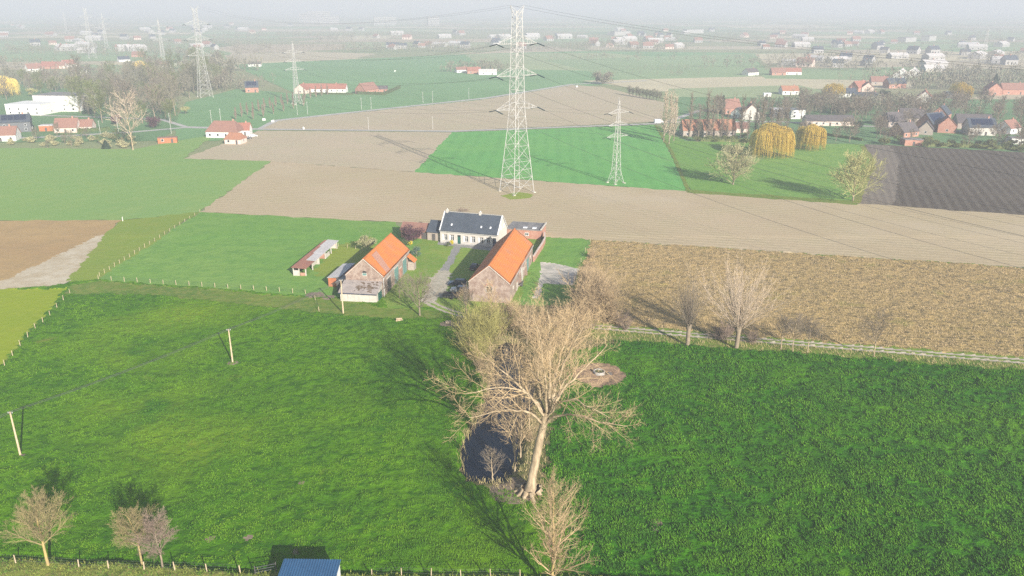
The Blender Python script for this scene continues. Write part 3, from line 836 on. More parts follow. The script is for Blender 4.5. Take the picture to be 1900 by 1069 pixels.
# --- left barn
LBn = thing('barn', 'shorter brick barn with patched orange roof and a boarded lean-to, left of the courtyard', 'barn', (-34.9, 178.6, 0), -rad(8.6))
LL, LW = 22.6, 4.6
MB().extrude(gable_walls(LW, 0, LL, 5.0, 9.1), 'y', 0, LL).build('wall', M_barnbrick, LBn)
roof_pair(LBn, LW, 0, LL, 5.0, 9.1, M_orange, M_orange, 0.18, 0.05, 0.16, M_orange)
s = (9.1 - 5.0) / LW     # weathered patch on the sunlit slope
def on_slope(x, y, d=0.27): return (x, y, 9.1 - x * s + d)
MB().slab(on_slope(4.7, 2.6), on_slope(4.7, 5.4), on_slope(0.6, 8.2), on_slope(0.6, 4.4), 0.05).build('weathered_tile_patch', M_oldtile, LBn)
v = MB()
for sg in (-1, 1): v.bar((sg * (LW + 0.05), -0.10, 5.0 - 0.02), (0, -0.10, 9.1 + 0.03), 0.12, 0.16)
v.build('verge_trim', M_plank, LBn)
w = window(LBn, 0.1, 0.0, 5.0, 1.15, 0.75, 'y', -1, M_plank, M_tealpaint, 0.06, False)
a = MB()
for k in range(7):
    t0, t1 = math.pi * k / 7, math.pi * (k + 1) / 7
    a.add([(0.1 + math.cos(t)*r, yy, 5.75 + math.sin(t)*r*0.85) for yy in (0.0, -0.07) for (t, r) in ((t0, 0.0), (t1, 0.0), (t1, 0.55), (t0, 0.55))],
          [(1,2,3), (7,6,5), (1,5,6,2), (2,6,7,3), (3,7,5,1)])
a.build('fanlight', M_glass, w)
for (yy, ww, hh, mm) in ((3.0, 2.6, 3.4, M_darkwood), (9.0, 3.0, 3.9, M_tealpaint), (13.4, 1.6, 2.6, M_redbrick), (16.5, 3.0, 3.8, M_tealpaint)):
    d = MB().box(LW - 0.02, LW + 0.08, yy, yy + ww, 0.05, hh).build('barn_door', mm, LBn)
    MB().box(LW - 0.02, LW + 0.10, yy - 0.2, yy + ww + 0.2, hh + 0.01, hh + 0.3).build('lintel', M_plank, d)
MB().box(LW + 0.16, LW + 0.30, 0, LL, 4.64, 4.76).build('gutter', M_galv, LBn)
MB().cyl(LW + 0.1, -0.12, 0.1, 4.7, 0.07, n=8).build('downpipe', M_frame, LBn)
# boarded lean-to against the near gable
ln = MB().extrude([(-0.06, -0.2), (-4.4, -0.2), (-4.4, 2.15), (-0.06, 3.65)], 'x', -4.55, 4.25).build('lean_to', M_plank, LBn)
for k in range(5):
    x0 = -4.55 + k * 1.76
    MB().box(x0 + 0.02, x0 + 1.74, -4.47, -4.405, 0.0, 2.02).build('board_panel', M_plank, ln)
rf = MB().slab((-4.95, -4.75, 2.25), (4.45, -4.75, 2.25), (4.45, -0.11, 3.85), (-4.95, -0.11, 3.85), 0.1).build('lean_to_roof', M_asbestos, LBn)
ms = MB()
def lt(x, y, d=0.03): return (x, y, 2.25 + (y + 4.75) / 4.64 * 1.6 + d)
g5 = random.Random(3)
for k in range(46):
    x0 = -1.3 + 5.2 * g5.random(); y0 = -4.2 + 3.7 * g5.random(); a_, b_ = g5.uniform(0.15, 0.6), g5.uniform(0.12, 0.4)
    ms.add([lt(x0 + a_ * math.cos(t) * g5.uniform(0.6, 1.1), min(-0.2, y0 + b_ * math.sin(t) * g5.uniform(0.6, 1.1)), 0.02 + 0.0006 * k) for t in [i * math.pi / 4 for i in range(8)]], [tuple(range(8))])
ms.build('moss', M_moss, rf)['kind'] = 'stuff'
MB().box(4.256, 4.32, -3.4, -0.6, 0.05, 2.0).build('lean_to_door', M_greendoor, LBn)
MB().box(-4.9, 4.4, -4.86, -4.76, 2.02, 2.2).build('fascia', M_bluepaint, LBn)
# small orange roofed porch at the far right corner
pr = MB().box(4.72, 6.4, 20.4, 22.4, -0.2, 2.2).build('corner_porch', M_greybrick, LBn)
MB().slab((6.7, 20.1, 2.3), (6.7, 22.8, 2.3), (4.75, 22.8, 3.9), (4.75, 20.1, 3.9), 0.12).build('porch_roof', M_orange, LBn)

# --- sheds on the shaded side of the left barn
def at_barn(x, y):   # local left-barn coordinates -> world
    c, s_ = math.cos(-rad(8.6)), math.sin(-rad(8.6))
    return (-34.9 + x * c - y * s_, 178.6 + x * s_ + y * c, 0)
sh = thing('shed', 'dark lean-to shed in the shade between the left barn and the grey shed', 'shed', at_barn(-6.3, 2.0), -rad(8.6))
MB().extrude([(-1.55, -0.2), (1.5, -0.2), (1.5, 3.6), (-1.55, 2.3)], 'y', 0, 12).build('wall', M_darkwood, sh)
MB().slab((-1.75, 12.3, 2.4), (-1.75, -0.3, 2.4), (1.55, -0.3, 3.85), (1.55, 12.3, 3.85), 0.1).build('roof', M_bitumen, sh)
sh = thing('shed', 'low grey sheet roofed shed with an orange end panel, beside the dark lean-to', 'shed', at_barn(-9.6, 5.0), -rad(8.6))
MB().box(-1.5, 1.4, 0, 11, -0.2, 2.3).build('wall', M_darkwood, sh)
MB().slab((-1.7, 11.2, 2.36), (-1.7, -0.2, 2.36), (1.65, -0.2, 2.75), (1.65, 11.2, 2.75), 0.08).build('roof', M_zinc, sh)
MB().box(-1.45, 0.6, -0.09, -0.01, 0.0, 2.25).build('end_panel', M_orangepaint, sh)

# --- open field shelter with rusty roof
S0 = G(*(543.1, 512.3)); S1 = (-49.7, 217.6)
ang = math.atan2(2.9, 24.8)
st = thing('field_shelter', 'long low open shelter with rust red and pale grey sheet roof in the pasture', 'shelter', (-56.0, 193.4, 0), -ang)
def shz(x, y): return 2.05 + 0.20 * (3.5 - x) / 3.5
for k in range(6):   # posts along the open side and the back
    y = 0.15 + k * 4.9
    MB().box(3.25, 3.5, y, y + 0.25, -0.2, 2.04).build('post', M_plank, st)
    MB().box(0.02, 0.2, y, y + 0.2, -0.2, 2.18).build('post', M_plank, st)
MB().box(1.55, 1.75, 0.1, 0.28, -0.2, 2.1).build('post', M_plank, st)
MB().box(0.0, 0.06, 0.3, 25, 0.1, 2.0).build('back_boards', M_darkwood, st)
MB().box(0.1, 3.4, 9.9, 10.0, 0, 1.9).build('partition', M_plank, st)
MB().box(0.1, 3.4, 15.0, 15.1, 0, 1.9).build('partition', M_redbrick, st)
MB().box(0.1, 3.4, 24.95, 25.05, 0, 1.95).build('partition', M_pinkwall, st)
MB().box(3.28, 3.42, 15.5, 18.5, 0.0, 1.3).build('rail_board', M_plank, st)
MB().box(3.28, 3.42, 5.3, 8.5, 0.9, 1.9).build('rail_board', M_plank, st)
MB().box(0.2, 1.5, 0.15, 0.22, 0, 1.5).build('end_boards', M_plank, st)
MB().box(1.9, 3.2, 0.15, 0.22, 0, 0.9).build('end_boards', M_redbrick, st)
def sheet_roof(nm, x0, x1, y0, y1, m, d):
    MB().slab((x0, y1, shz(x0, 0) + d), (x0, y0, shz(x0, 0) + d), (x1, y0, shz(x1, 0) + d), (x1, y1, shz(x1, 0) + d), 0.04).build(nm, m, st)
for k in range(4):
    sheet_roof('rusty_roof_sheet', -0.25, 3.7 if k == 0 else 1.6, -0.3 + k * 6.4 + 0.01, -0.3 + (k + 1) * 6.4 - 0.01, M_rust, 0.10 + 0.012 * (k % 2))
for k in range(3):
    sheet_roof('pale_roof_sheet', 1.3 - 0.42 * k, 3.8, 6.3 + k * 6.5, 6.3 + (k + 1) * 6.5 - 0.02, M_zinc, 0.16 + 0.012 * (k % 2))

# --- farmhouse
FH = thing('farmhouse', 'long cream farmhouse with blue grey slate roof and green door behind the courtyard', 'house', (-20.9, 224.0, 0), -rad(17.6))
FL, FD, FE, FR = 17.7, 8.4, 3.85, 8.2
WX = [1.7, 3.75, 8.15, 10.3, 12.75, 14.8]
DX = [(5.85, M_greendoor), (16.65, M_bluepaint)]
ops = sorted([(x - 0.52, x + 0.52, 0.85, 2.55, 'w', None) for x in WX] + [(x - 0.52, x + 0.52, 0.0, 2.75, 'd', m) for x, m in DX])
wl_ = MB(); px_ = 0.0
for (x0, x1, z0, z1, k, m) in ops:
    wl_.box(px_, x0, 0, 0.35, -0.3, FE); wl_.box(x0, x1, 0, 0.35, z1, FE); wl_.box(x0, x1, 0, 0.35, -0.3, z0 if z0 > 0 else -0.05); px_ = x1
wl_.box(px_, FL, 0, 0.35, -0.3, FE)
wl_.extrude([(0.352, -0.3), (FD, -0.3), (FD, FE), (FD / 2, FR), (0.352, FE + 0.01)], 'x', 0, 0.35)
wl_.extrude([(0.352, -0.3), (FD, -0.3), (FD, FE), (FD / 2, FR), (0.352, FE + 0.01)], 'x', FL - 0.35, FL)
wl_.box(0.36, FL - 0.36, FD - 0.35, FD - 0.002, -0.3, FE)
wall = wl_.build('wall', M_cream, FH)
for (x0, x1, z0, z1, k, m) in ops:
    if k == 'w':
        f = MB(); w2 = 0.09
        f.box(x0, x0 + w2, 0.10, 0.20, z0, z1); f.box(x1 - w2, x1, 0.10, 0.20, z0, z1); f.box(x0 + w2, x1 - w2, 0.10, 0.20, z1 - w2, z1); f.box(x0 + w2, x1 - w2, 0.10, 0.20, z0, z0 + w2)
        f.box((x0 + x1) / 2 - 0.05, (x0 + x1) / 2 + 0.05, 0.10, 0.19, z0 + w2, z1 - w2); f.box(x0 + w2, x1 - w2, 0.11, 0.18, z1 - 0.5, z1 - 0.43)
        o = f.build('window', M_frame, FH)
        MB().box(x0 + w2, x1 - w2, 0.195, 0.215, z0 + w2, z1 - w2).build('pane', M_glass, o)
        MB().box(x0 - 0.08, x1 + 0.08, -0.08, 0.30, z0 - 0.10, z0 - 0.002).build('sill', M_stone, o)
        MB().box(x0 - 0.46, x0 - 0.03, -0.05, -0.003, z0, z1).build('lit_reveal_panel', M_frame, o)  # added white panel, stands in for the curtain and sunlit reveal at left
        MB().box(x0 - 0.05, x1 + 0.05, -0.05, -0.003, z1 + 0.01, z1 + 0.22).build('lintel', M_greybrick, o)
    else:
        d = MB().box(x0 + 0.02, x1 - 0.02, 0.12, 0.19, 0.0, 2.2).build('door', m, FH)
        MB().box(x0 + 0.02, x1 - 0.02, 0.13, 0.17, 2.25, 2.73).build('fanlight', M_glass, d)
        MB().box(x1 - 0.2, x1 - 0.14, 0.06, 0.12, 1.0, 1.12).build('handle', M_rim, d)
        MB().box(x0 - 0.1, x1 + 0.1, -0.6, 0.0, -0.1, 0.12).build('doorstep', M_stone, d)
MB().box(0, 5.3, -0.05, -0.003, -0.1, 0.35).build('plinth', M_stone, FH)
MB().box(6.5, 16.0, -0.05, -0.003, -0.1, 0.35).build('plinth', M_stone, FH)
sl = (FR - FE) / (FD / 2); ov = 0.3
rf = MB().slab((-0.15, -ov, FE - ov * sl + 0.2), (FL + 0.15, -ov, FE - ov * sl + 0.2), (FL + 0.15, FD / 2 - 0.01, FR + 0.2), (-0.15, FD / 2 - 0.01, FR + 0.2), 0.14).build('roof', M_slate, FH)
MB().slab((FL + 0.15, FD + ov, FE - ov * sl + 0.2), (-0.15, FD + ov, FE - ov * sl + 0.2), (-0.15, FD / 2 + 0.01, FR + 0.2), (FL + 0.15, FD / 2 + 0.01, FR + 0.2), 0.14).build('roof', M_slate, FH)
MB().box(-0.2, FL + 0.2, FD / 2 - 0.13, FD / 2 + 0.13, FR + 0.16, FR + 0.30).build('ridge_cap', M_stone, FH)
for x in (-0.02, FL + 0.02):
    v = MB(); v.bar((x, -ov, FE - ov * sl + 0.22), (x, FD / 2, FR + 0.26), 0.32, 0.2); v.bar((x, FD + ov, FE - ov * sl + 0.22), (x, FD / 2, FR + 0.26), 0.32, 0.2)
    v.build('verge_trim', M_frame, FH)
for x in (0.75, 11.0):
    c = MB().box(x - 0.35, x + 0.35, FD / 2 - 0.35, FD / 2 + 0.35, FR - 0.5, FR + 0.85).build('chimney', M_cream, rf)
    MB().cyl(x, FD / 2, FR + 0.85, FR + 1.1, 0.13, n=8).build('chimney_pot', M_white, rf)
for x in (3.2, 12.3, 15.1):
    y = 1.0
    z = FE + y * sl + 0.2
    MB().slab((x - 0.22, y, z + 0.05), (x + 0.22, y, z + 0.05), (x + 0.22, y + 0.45, z + 0.45 * sl + 0.05), (x - 0.22, y + 0.45, z + 0.45 * sl + 0.05), 0.08).build('roof_window', M_skylight, rf)
MB().box(0, FL, -0.44, -0.32, FE - 0.38, FE - 0.26).build('gutter', M_galv, FH)
window(FH, FL, 2.9, 4.6, 0.8, 1.1, 'x', 1); window(FH, FL, 5.4, 4.6, 0.8, 1.1, 'x', 1)
# slate annex on its left end
AN = thing('annex', 'low slate roofed annex against the left end of the farmhouse', 'annex', (-20.9 - 4.6 * math.cos(rad(17.6)), 224.0 + 4.6 * math.sin(rad(17.6)), 0), -rad(17.6))
MB().extrude([(1.2, -0.2), (8.0, -0.2), (8.0, 2.6), (4.6, 5.2), (1.2, 2.6)], 'x', 0, 4.55).build('wall', M_greybrick, AN)
MB().slab((-0.2, 0.9, 2.55), (4.55, 0.9, 2.55), (4.55, 4.59, 5.4), (-0.2, 4.59, 5.4), 0.12).build('roof', M_slate, AN)
MB().slab((4.55, 8.3, 2.55), (-0.2, 8.3, 2.55), (-0.2, 4.61, 5.4), (4.55, 4.61, 5.4), 0.12).build('roof', M_slate, AN)
d = MB().box(1.5, 2.5, 1.12, 1.195, 0, 2.05).build('door', M_darkwood, AN)
# reddish shed behind the purple tree
SH = thing('shed', 'low shed with faded reddish roof behind the purple tree', 'shed', (*G(744, 441), 0), -rad(14))
MB().extrude([(0, -0.2), (6.0, -0.2), (6.0, 2.5), (3.0, 4.0), (0, 2.5)], 'x', 0, 10.5).build('wall', M_redbrick, SH)
MB().slab((-0.3, -0.3, 2.5), (10.8, -0.3, 2.5), (10.8, 2.99, 4.2), (-0.3, 2.99, 4.2), 0.12).build('roof', M_pinktile, SH)
MB().slab((10.8, 6.3, 2.5), (-0.3, 6.3, 2.5), (-0.3, 3.01, 4.2), (10.8, 3.01, 4.2), 0.12).build('roof', M_pinktile, SH)
for x in (2.5, 6.5): MB().box(x, x + 1.6, -0.06, -0.004, 0, 2.1).build('door', M_darkwood, SH)
# flat roofed outbuilding and curved yard wall behind the right barn
OB = thing('outbuilding', 'flat roofed grey outbuilding with two white skylights behind the right barn', 'outbuilding', (*G(941, 441), 0), -rad(13))
MB().box(0, 10.2, 0, 8.0, -0.2, 2.7).build('wall', M_redbrick, OB)
rf = MB().box(-0.2, 10.4, -0.2, 8.2, 2.703, 2.95).build('roof', M_bitumen, OB)
for x in (4.6, 7.4): MB().box(x, x + 1.2, 1.0, 2.0, 2.953, 3.2).build('skylight', M_skylight, rf)
MB().box(10.1, 10.45, -0.3, 8.3, 2.955, 3.3).build('parapet', M_plank, OB)
window(OB, 3.0, 0.0, 1.0, 1.2, 0.9, 'y', -1); window(OB, 6.0, 0.0, 1.0, 1.2, 0.9, 'y', -1)
WLp = [G(*p) for p in [(1010,441),(1011,452),(1006,462),(998,474),(990,487)]]
WT = thing('yard_wall', 'curved low red brick wall joining the outbuilding to the right barn', 'wall', (*WLp[0], 0))
w_ = MB(); c_ = MB()
for k in range(len(WLp) - 1):
    a, b_ = WLp[k], WLp[k + 1]
    a = Vector((a[0] - WLp[0][0], a[1] - WLp[0][1], 0)); b_ = Vector((b_[0] - WLp[0][0], b_[1] - WLp[0][1], 0))
    w_.bar(a + Vector((0, 0, 0.75)), b_ + Vector((0, 0, 0.75)), 0.32, 1.9); c_.bar(a + Vector((0, 0, 1.77)), b_ + Vector((0, 0, 1.77)), 0.46, 0.13)
w_.build('wall', M_redbrick, WT); c_.build('coping', M_pinkwall, WT)

# --- blue roofed stable at the bottom edge
BS = thing('stable', 'small stable with ribbed blue metal roof below the field ditch', 'stable', (-23.7, 77.9, 0), -rad(1.4))
hw, he, hr, hd = 3.25, 2.25, 3.05, 4.6      # mono-pitch: high edge at the back (y = 0.6), low edge towards the fence
MB().extrude([(-hd, -0.3), (0.5, -0.3), (0.5, hr), (-hd, he)], 'x', -hw, hw).build('wall', M_white, BS)
n = 22; V, Q = [], []; xs_ = []
for k in range(n):
    x0 = -hw - 0.15 + k * (2 * hw + 0.3) / n; w_ = (2 * hw + 0.3) / n
    xs_ += [(x0, 0), (x0 + w_ * 0.5, 0), (x0 + w_ * 0.62, 0.06), (x0 + w_ * 0.88, 0.06)]
xs_.append((hw + 0.15, 0))
for (x, d) in xs_:
    V += [(x, 0.65, hr + 0.09 + d), (x, -hd - 0.35, he + 0.03 + d), (x, 0.65, hr + 0.02), (x, -hd - 0.35, he - 0.04)]
for i in range(len(xs_) - 1):
    a = i * 4; Q += [(a, a + 1, a + 5, a + 4), (a + 2, a + 6, a + 7, a + 3), (a + 1, a + 3, a + 7, a + 5), (a, a + 4, a + 6, a + 2)]
e = (len(xs_) - 1) * 4
Q += [(0, 2, 3, 1), (e, e + 1, e + 3, e + 2)]
put('roof', mesh_np('roof', V, Q, None, M_bluesheet), BS)
MB().box(hw + 0.003, hw + 0.05, -2.0, -1.0, 0.7, 2.3).build('door', M_plank, BS)
MB().box(-2.0, -0.8, -hd - 0.06, -hd - 0.004, 0.8, 2.1).build('stable_door', M_darkwood, BS); MB().box(0.8, 2.0, -hd - 0.06, -hd - 0.004, 0, 2.1).build('stable_door', M_darkwood, BS)

# --- cars and trailer
def car(label, loc, rz, paint, L=4.3, Wd=1.75, Hh=1.45, estate=False):
    t = thing('parked_car', label, 'car', loc, rz, 'cars parked in the farmyard')
    hL, w = L / 2, Wd / 2
    body = [(-hL, 0.28), (-hL + 0.1, 0.22), (hL - 0.1, 0.22), (hL, 0.32), (hL, 0.62), (hL - 0.15, 0.74), (hL - 1.05, 0.88), (-hL + 0.25, 0.92), (-hL, 0.80)]
    MB().extrude(body, 'y', -w, w).build('body', paint, t, bevel=0.06)
    rear = -hL + (0.12 if estate else 0.45)
    cab = [(rear - 0.02, 0.86), (hL - 1.15, 0.86), (hL - 1.85, Hh - 0.06), (rear + 0.35, Hh - 0.05)]
    c = MB(); n = 4
    Vb = [(x, -w * 0.94, z) if z < 1 else (x, -w * 0.78, z) for x, z in cab] + [(x, w * 0.94, z) if z < 1 else (x, w * 0.78, z) for x, z in cab]
    c.add(Vb, [(3,2,1,0), (4,5,6,7)] + [(i, (i + 1) % n, n + (i + 1) % n, n + i) for i in range(n)])
    gl = c.build('window', M_glass, t, bevel=0.03)
    MB().box(rear + 0.33, hL - 1.83, -w * 0.78, w * 0.78, Hh - 0.07, Hh).build('car_roof', paint, t, bevel=0.03)
    p = MB()
    for sy in (-1, 1):
        for (xa, xb) in ((hL - 1.2, hL - 1.86), (rear + 0.02, rear + 0.36)): p.bar((xa, sy * w * 0.935, 0.88), (xb, sy * w * 0.79, Hh - 0.05), 0.09)
        p.bar((-0.1, sy * w * 0.945, 0.88), (-0.1, sy * w * 0.80, Hh - 0.05), 0.09)
    p.build('pillars', paint, t)
    for sx in (-1, 1):
        for sy in (-1, 1):
            y0, y1 = sorted((sy * (w - 0.20), sy * (w + 0.02)))
            pts = [(sx * (hL - 0.82) + 0.31 * math.cos(k * math.pi / 8), 0.31 + 0.31 * math.sin(k * math.pi / 8)) for k in range(16)]
            wh = MB().extrude(pts, 'y', y0, y1).build('wheel', M_tyre, t)
            pts = [(sx * (hL - 0.82) + 0.19 * math.cos(k * math.pi / 6), 0.31 + 0.19 * math.sin(k * math.pi / 6)) for k in range(12)]
            MB().extrude(pts, 'y', *sorted((sy * (w + 0.005), sy * (w + 0.035)))).build('rim', M_rim, wh)
    for sy in (-1, 1):
        MB().box(hL - 0.10, hL + 0.015, sy * w * 0.78 - 0.16, sy * w * 0.78 + 0.16, 0.56, 0.68).build('headlight', M_lamp, t)
        MB().box(-hL - 0.015, -hL + 0.06, sy * w * 0.8 - 0.12, sy * w * 0.8 + 0.12, 0.6, 0.76).build('tail_light', M_redlamp, t)
        MB().box(hL - 1.5, hL - 1.36, sy * w + (0.0 if sy > 0 else -0.16), sy * w + (0.16 if sy > 0 else 0.0), 0.88, 1.0).build('wing_mirror', paint, t)
    MB().box(-hL - 0.012, -hL + 0.02, -0.26, 0.26, 0.42, 0.53).build('number_plate', M_carwhite, t)
    return t
car('black hatchback parked alone in the barn shadow near the farmhouse', (*G(881, 499), 0.03), rad(76), M_carblack, 4.0, 1.75, 1.5)
car('dark blue estate car parked beside the right barn, farther of the pair', (*G(849, 529), 0.03), rad(172), M_carblue, 4.5, 1.8, 1.55, True)
car('silver grey car parked beside the right barn, nearer of the pair', (*G(853, 541), 0.03), rad(170), M_cargrey, 4.4, 1.75, 1.45)
TR = thing('trailer', 'dark box trailer standing at the yard entrance before the cars', 'trailer', (*G(838, 553), 0.03), rad(-4), None)
MB().box(-2.0, 2.0, -0.95, 0.95, 0.45, 0.62).build('bed', M_darkwood, TR)
for (a0, a1, b0, b1) in ((-2.0, 2.0, -0.95, -0.88), (-2.0, 2.0, 0.88, 0.95), (-2.0, -1.93, -0.87, 0.87), (1.93, 2.0, -0.87, 0.87)):
    MB().box(a0, a1, b0, b1, 0.63, 1.25).build('side_board', M_carblack, TR)
MB().bar((-2.0, 0, 0.5), (-3.3, 0, 0.45), 0.1).build('drawbar', M_wire, TR)
for sy in (-1, 1):
    pts = [(0.2 + 0.33 * math.cos(k * math.pi / 8), 0.30 + 0.33 * math.sin(k * math.pi / 8)) for k in range(16)]
    MB().extrude(pts, 'y', *sorted((sy * 0.97, sy * 1.17))).build('wheel', M_tyre, TR)
# farm trailer / hay cart parts leaning by the right barn
HC = thing('farm_cart', 'old two wheeled cart against the sunlit wall of the right barn', 'cart', (*G(962, 531), 0.02), rad(72), None)
MB().box(-1.6, 1.6, -0.8, 0.8, 0.6, 0.72).build('bed', M_plank, HC)
for sy in (-1, 1):
    MB().box(-1.6, 1.6, sy * 0.8 - 0.04, sy * 0.8 + 0.04, 0.73, 1.1).build('side_board', M_darkwood, HC)
    pts = [(0.5 * math.cos(k * math.pi / 8), 0.46 + 0.5 * math.sin(k * math.pi / 8)) for k in range(16)]
    MB().extrude(pts, 'y', *sorted((sy * 0.86, sy * 1.0))).build('wheel', M_darkwood, HC)
MB().bar((1.6, 0, 0.65), (3.2, 0, 0.15), 0.1).build('drawbar', M_plank, HC)

# wooden pallets and log pile by the track
PL = thing('pallet_stack', 'small stack of wooden pallets on bare soil beside the track', 'pallets', (*G(832, 600), 0.0), rad(8))
for k in range(3):
    z = 0.02 + k * 0.16
    for i in range(3): MB().box(-0.6 + i * 0.55, -0.5 + i * 0.55, -0.5, 0.5, z, z + 0.09).build('bearer', M_plank, PL)
    for i in range(5): MB().box(-0.62, 0.62, -0.5 + i * 0.22, -0.36 + i * 0.22, z + 0.092, z + 0.118).build('slat', M_post, PL)
LG = thing('log_pile', 'short felled logs lying on the verge near the boarded lean-to', 'logs', (*G(741, 597), 0.02), rad(15))
for i, (yy, zz, rr, ll) in enumerate([(0, 0.22, 0.22, 1.5), (0.46, 0.2, 0.2, 1.2), (0.23, 0.58, 0.2, 1.3)]):
    pts = [(yy + rr * math.cos(k * math.pi / 5), zz + rr * math.sin(k * math.pi / 5)) for k in range(10)]
    MB().extrude(pts, 'x', -ll / 2, ll / 2).build('log', M_bark, LG)

# concrete ring planter on its mulch circle
RG = thing('concrete_ring', 'round pale concrete ring with plants inside on a mulch circle', 'planter', (RING_C[0], RING_C[1] + 0.4, gz(*RING_C) - 0.05))
n = 20; V, Q = [], []
for (r, z) in ((1.05, -0.3), (1.1, 0.58), (0.93, 0.60), (0.9, -0.3)):
    V += [(r * math.cos(k * 2 * math.pi / n), r * math.sin(k * 2 * math.pi / n), z) for k in range(n)]
for lv in range(3):
    Q += [(lv * n + k, lv * n + (k + 1) % n, (lv + 1) * n + (k + 1) % n, (lv + 1) * n + k) for k in range(n)]
put('ring', mesh_np('ring', V, Q, None, M_stone, None, False), RG)
MB().cyl(0, 0, 0.0, 0.35, 0.84, n=16).build('soil_fill', M_soil, RG)
V, Q = leaves(rng, 260, (0, 0, 0.42), (0.75, 0.75, 0.3), 0.13, 0.2); put('plants', mesh_np('plants', V, Q, None, M_hedge), RG)
for (px, py, sx, lab) in ((1101, 691, 0.5, 'dark charred log lying left of the concrete ring'), (1130, 697, 0.7, 'dark burnt log lying right of the concrete ring')):
    p = G(px, py); o = MB()
    o.add([(sx*math.cos(t)*r, 0.5*math.sin(t)*r, z) for (r, z) in ((1, 0), (0.75, 0.3), (0.3, 0.45)) for t in [k*math.pi/4 + 0.2*z for k in range(8)]],
          [(8*l + k, 8*l + (k+1) % 8, 8*l + 8 + (k+1) % 8, 8*l + 8 + k) for l in range(2) for k in range(8)] + [tuple(range(16, 24))])
    tag(o.build('charred_log', M_darkwood, None, (p[0], p[1], gz(*p) - 0.05), rad(20)), lab, 'log')

# ------------------------------------------------------------------ poles, wires, fences
def pole(px, py, h, label, lean=0.0):
    p = G(px, py); t = thing('utility_pole', label, 'pole', (p[0], p[1], 0), 0, 'timber poles of the farm supply line')
    g = MB().cyl(0, 0, -0.5, h, 0.16, 0.11, 10).build('shaft', M_pole, t, smooth=False)
    MB().bar((-0.35, 0, h - 0.25), (0.35, 0, h - 0.25), 0.09).build('cross_bar', M_wire, t)
    for x in (-0.3, 0.3): MB().cyl(x, 0, h - 0.2, h + 0.02, 0.05, n=6).build('insulator', M_frame, t)
    t.rotation_euler = (0, lean, 0)
    return Vector((p[0], p[1], h))
T1 = pole(38, 845, 7.5, 'leaning timber pole at the left edge of the meadow', rad(-0.4))
T2 = pole(432, 674, 7.1, 'timber pole alone in the middle of the left meadow')
T3 = pole(637, 582, 8.0, 'timber pole beside the boarded lean-to of the left barn')
def cable(name, a, b, sag, r, label, group=None, n=24, m=None):
    a, b = Vector(a), Vector(b)
    P = np.array([[*(a.lerp(b, k / (n - 1)) - Vector((0, 0, 4 * sag * (k / (n - 1)) * (1 - k / (n - 1)))))] for k in range(n)])[None]
    V, Q = tubes(P, np.full((1, n), r), 4)
    o = put(name, mesh_np(name, V, Q, None, m or M_wire)); return tag(o, label, 'cable', group)
T0 = Vector((T1.x - (T2.x - T1.x) * 0.7, T1.y - (T2.y - T1.y) * 0.7, 7.3))
for off in (-0.3, 0.3):
    o_ = Vector((off, 0, -0.02)); side = 'left' if off < 0 else 'right'
    cable('supply_cable', T1 + o_, T2 + o_, 0.5, 0.03, f'thin supply wire on the {side} between the two meadow poles', 'farm supply wires')
    cable('supply_cable', T2 + o_, T3 + o_, 0.5, 0.03, f'thin supply wire on the {side} from meadow pole to lean-to pole', 'farm supply wires')
    cable('supply_cable', T0 + o_, T1 + o_, 0.5, 0.03, f'thin supply wire on the {side} leaving the frame at left', 'farm supply wires')
e_ = Vector((-30.6, 179.5, 4.4)); cable('supply_cable', T3, e_, 0.3, 0.016, 'thin supply wire from the lean-to pole to the left barn', 'farm supply wires')

def fence(label, pts, h, r=0.06, wires=(0.35, 0.7, 1.0), group=None, zb=0.0):
    """posts at pixel positions pts; wires strung between them"""
    P = [Vector((*G(*p, zb), 0)) for p in pts]
    t = thing('wire_fence', label, 'fence', P[0], 0, group)
    base = MB().cyl(0, 0, -0.4, h, r, r * 0.9, 7).build('post', M_post, t)
    base.location = (0, 0, gz(P[0].x, P[0].y))
    for p in P[1:]:
        o = base.copy(); link(o, t); o.location = (p.x - P[0].x, p.y - P[0].y, gz(p.x, p.y)); o.rotation_euler = (random.uniform(-.05, .05), random.uniform(-.05, .05), random.uniform(0, 3)); s_ = random.uniform(0.9, 1.1); o.scale = (1, 1, s_)
    segs = []
    for a, b_ in zip(P[:-1], P[1:]):
        for z in wires:
            segs.append(((a.x - P[0].x, a.y - P[0].y, z * h + gz(a.x, a.y)), (b_.x - P[0].x, b_.y - P[0].y, z * h + gz(b_.x, b_.y))))
    V, Q = bars_np(segs, 0.010)
    put('wire', mesh_np('wire', V, Q, None, M_wire), t)
    return t
fence('post and wire fence along the near side of the ditch', [(-75,1040),(-25,1044),(30,1047),(90,1051),(147,1054),(202,1057),(268,1059),(325,1060),(384,1061),(446,1064)], 1.15, 0.075, zb=0.85)
fence('row of pale posts between the meadow and the pasture behind it', [(183 + 24.0 * k, 519.5 + 1.78 * k * (0.85 + 0.004 * k)) for k in range(17)] + [(585,557),(592,578)], 1.15, 0.07)
fence('diagonal fence of small posts between pasture and olive grass strip', [(185 + (371 - 185) * t, 513 + (395 - 513) * t) for t in [k / 20 for k in range(21)]], 1.15, 0.06)
fence('slanting fence beside the yellow green field at left', [(9,680),(24,662),(38,643),(52,627),(66,611),(80,599),(93,586),(106,572),(118,558),(130,545)], 1.15, 0.07)
fence('wire fence along the ditch right of the blue roofed stable', [(690 + 55 * k, 1066 + 1.6 * k) for k in range(6)], 1.1, 0.06, zb=0.85)
fence('low fence at the edge of the maize field by the concrete slab', [(1095,450),(1086,468),(1078,487),(1072,506),(1067,525),(1063,540)], 1.2, 0.06)
fence('line of posts round the shelter paddock', [(628,458),(645,461),(660,463),(672,466)], 1.1, 0.06)
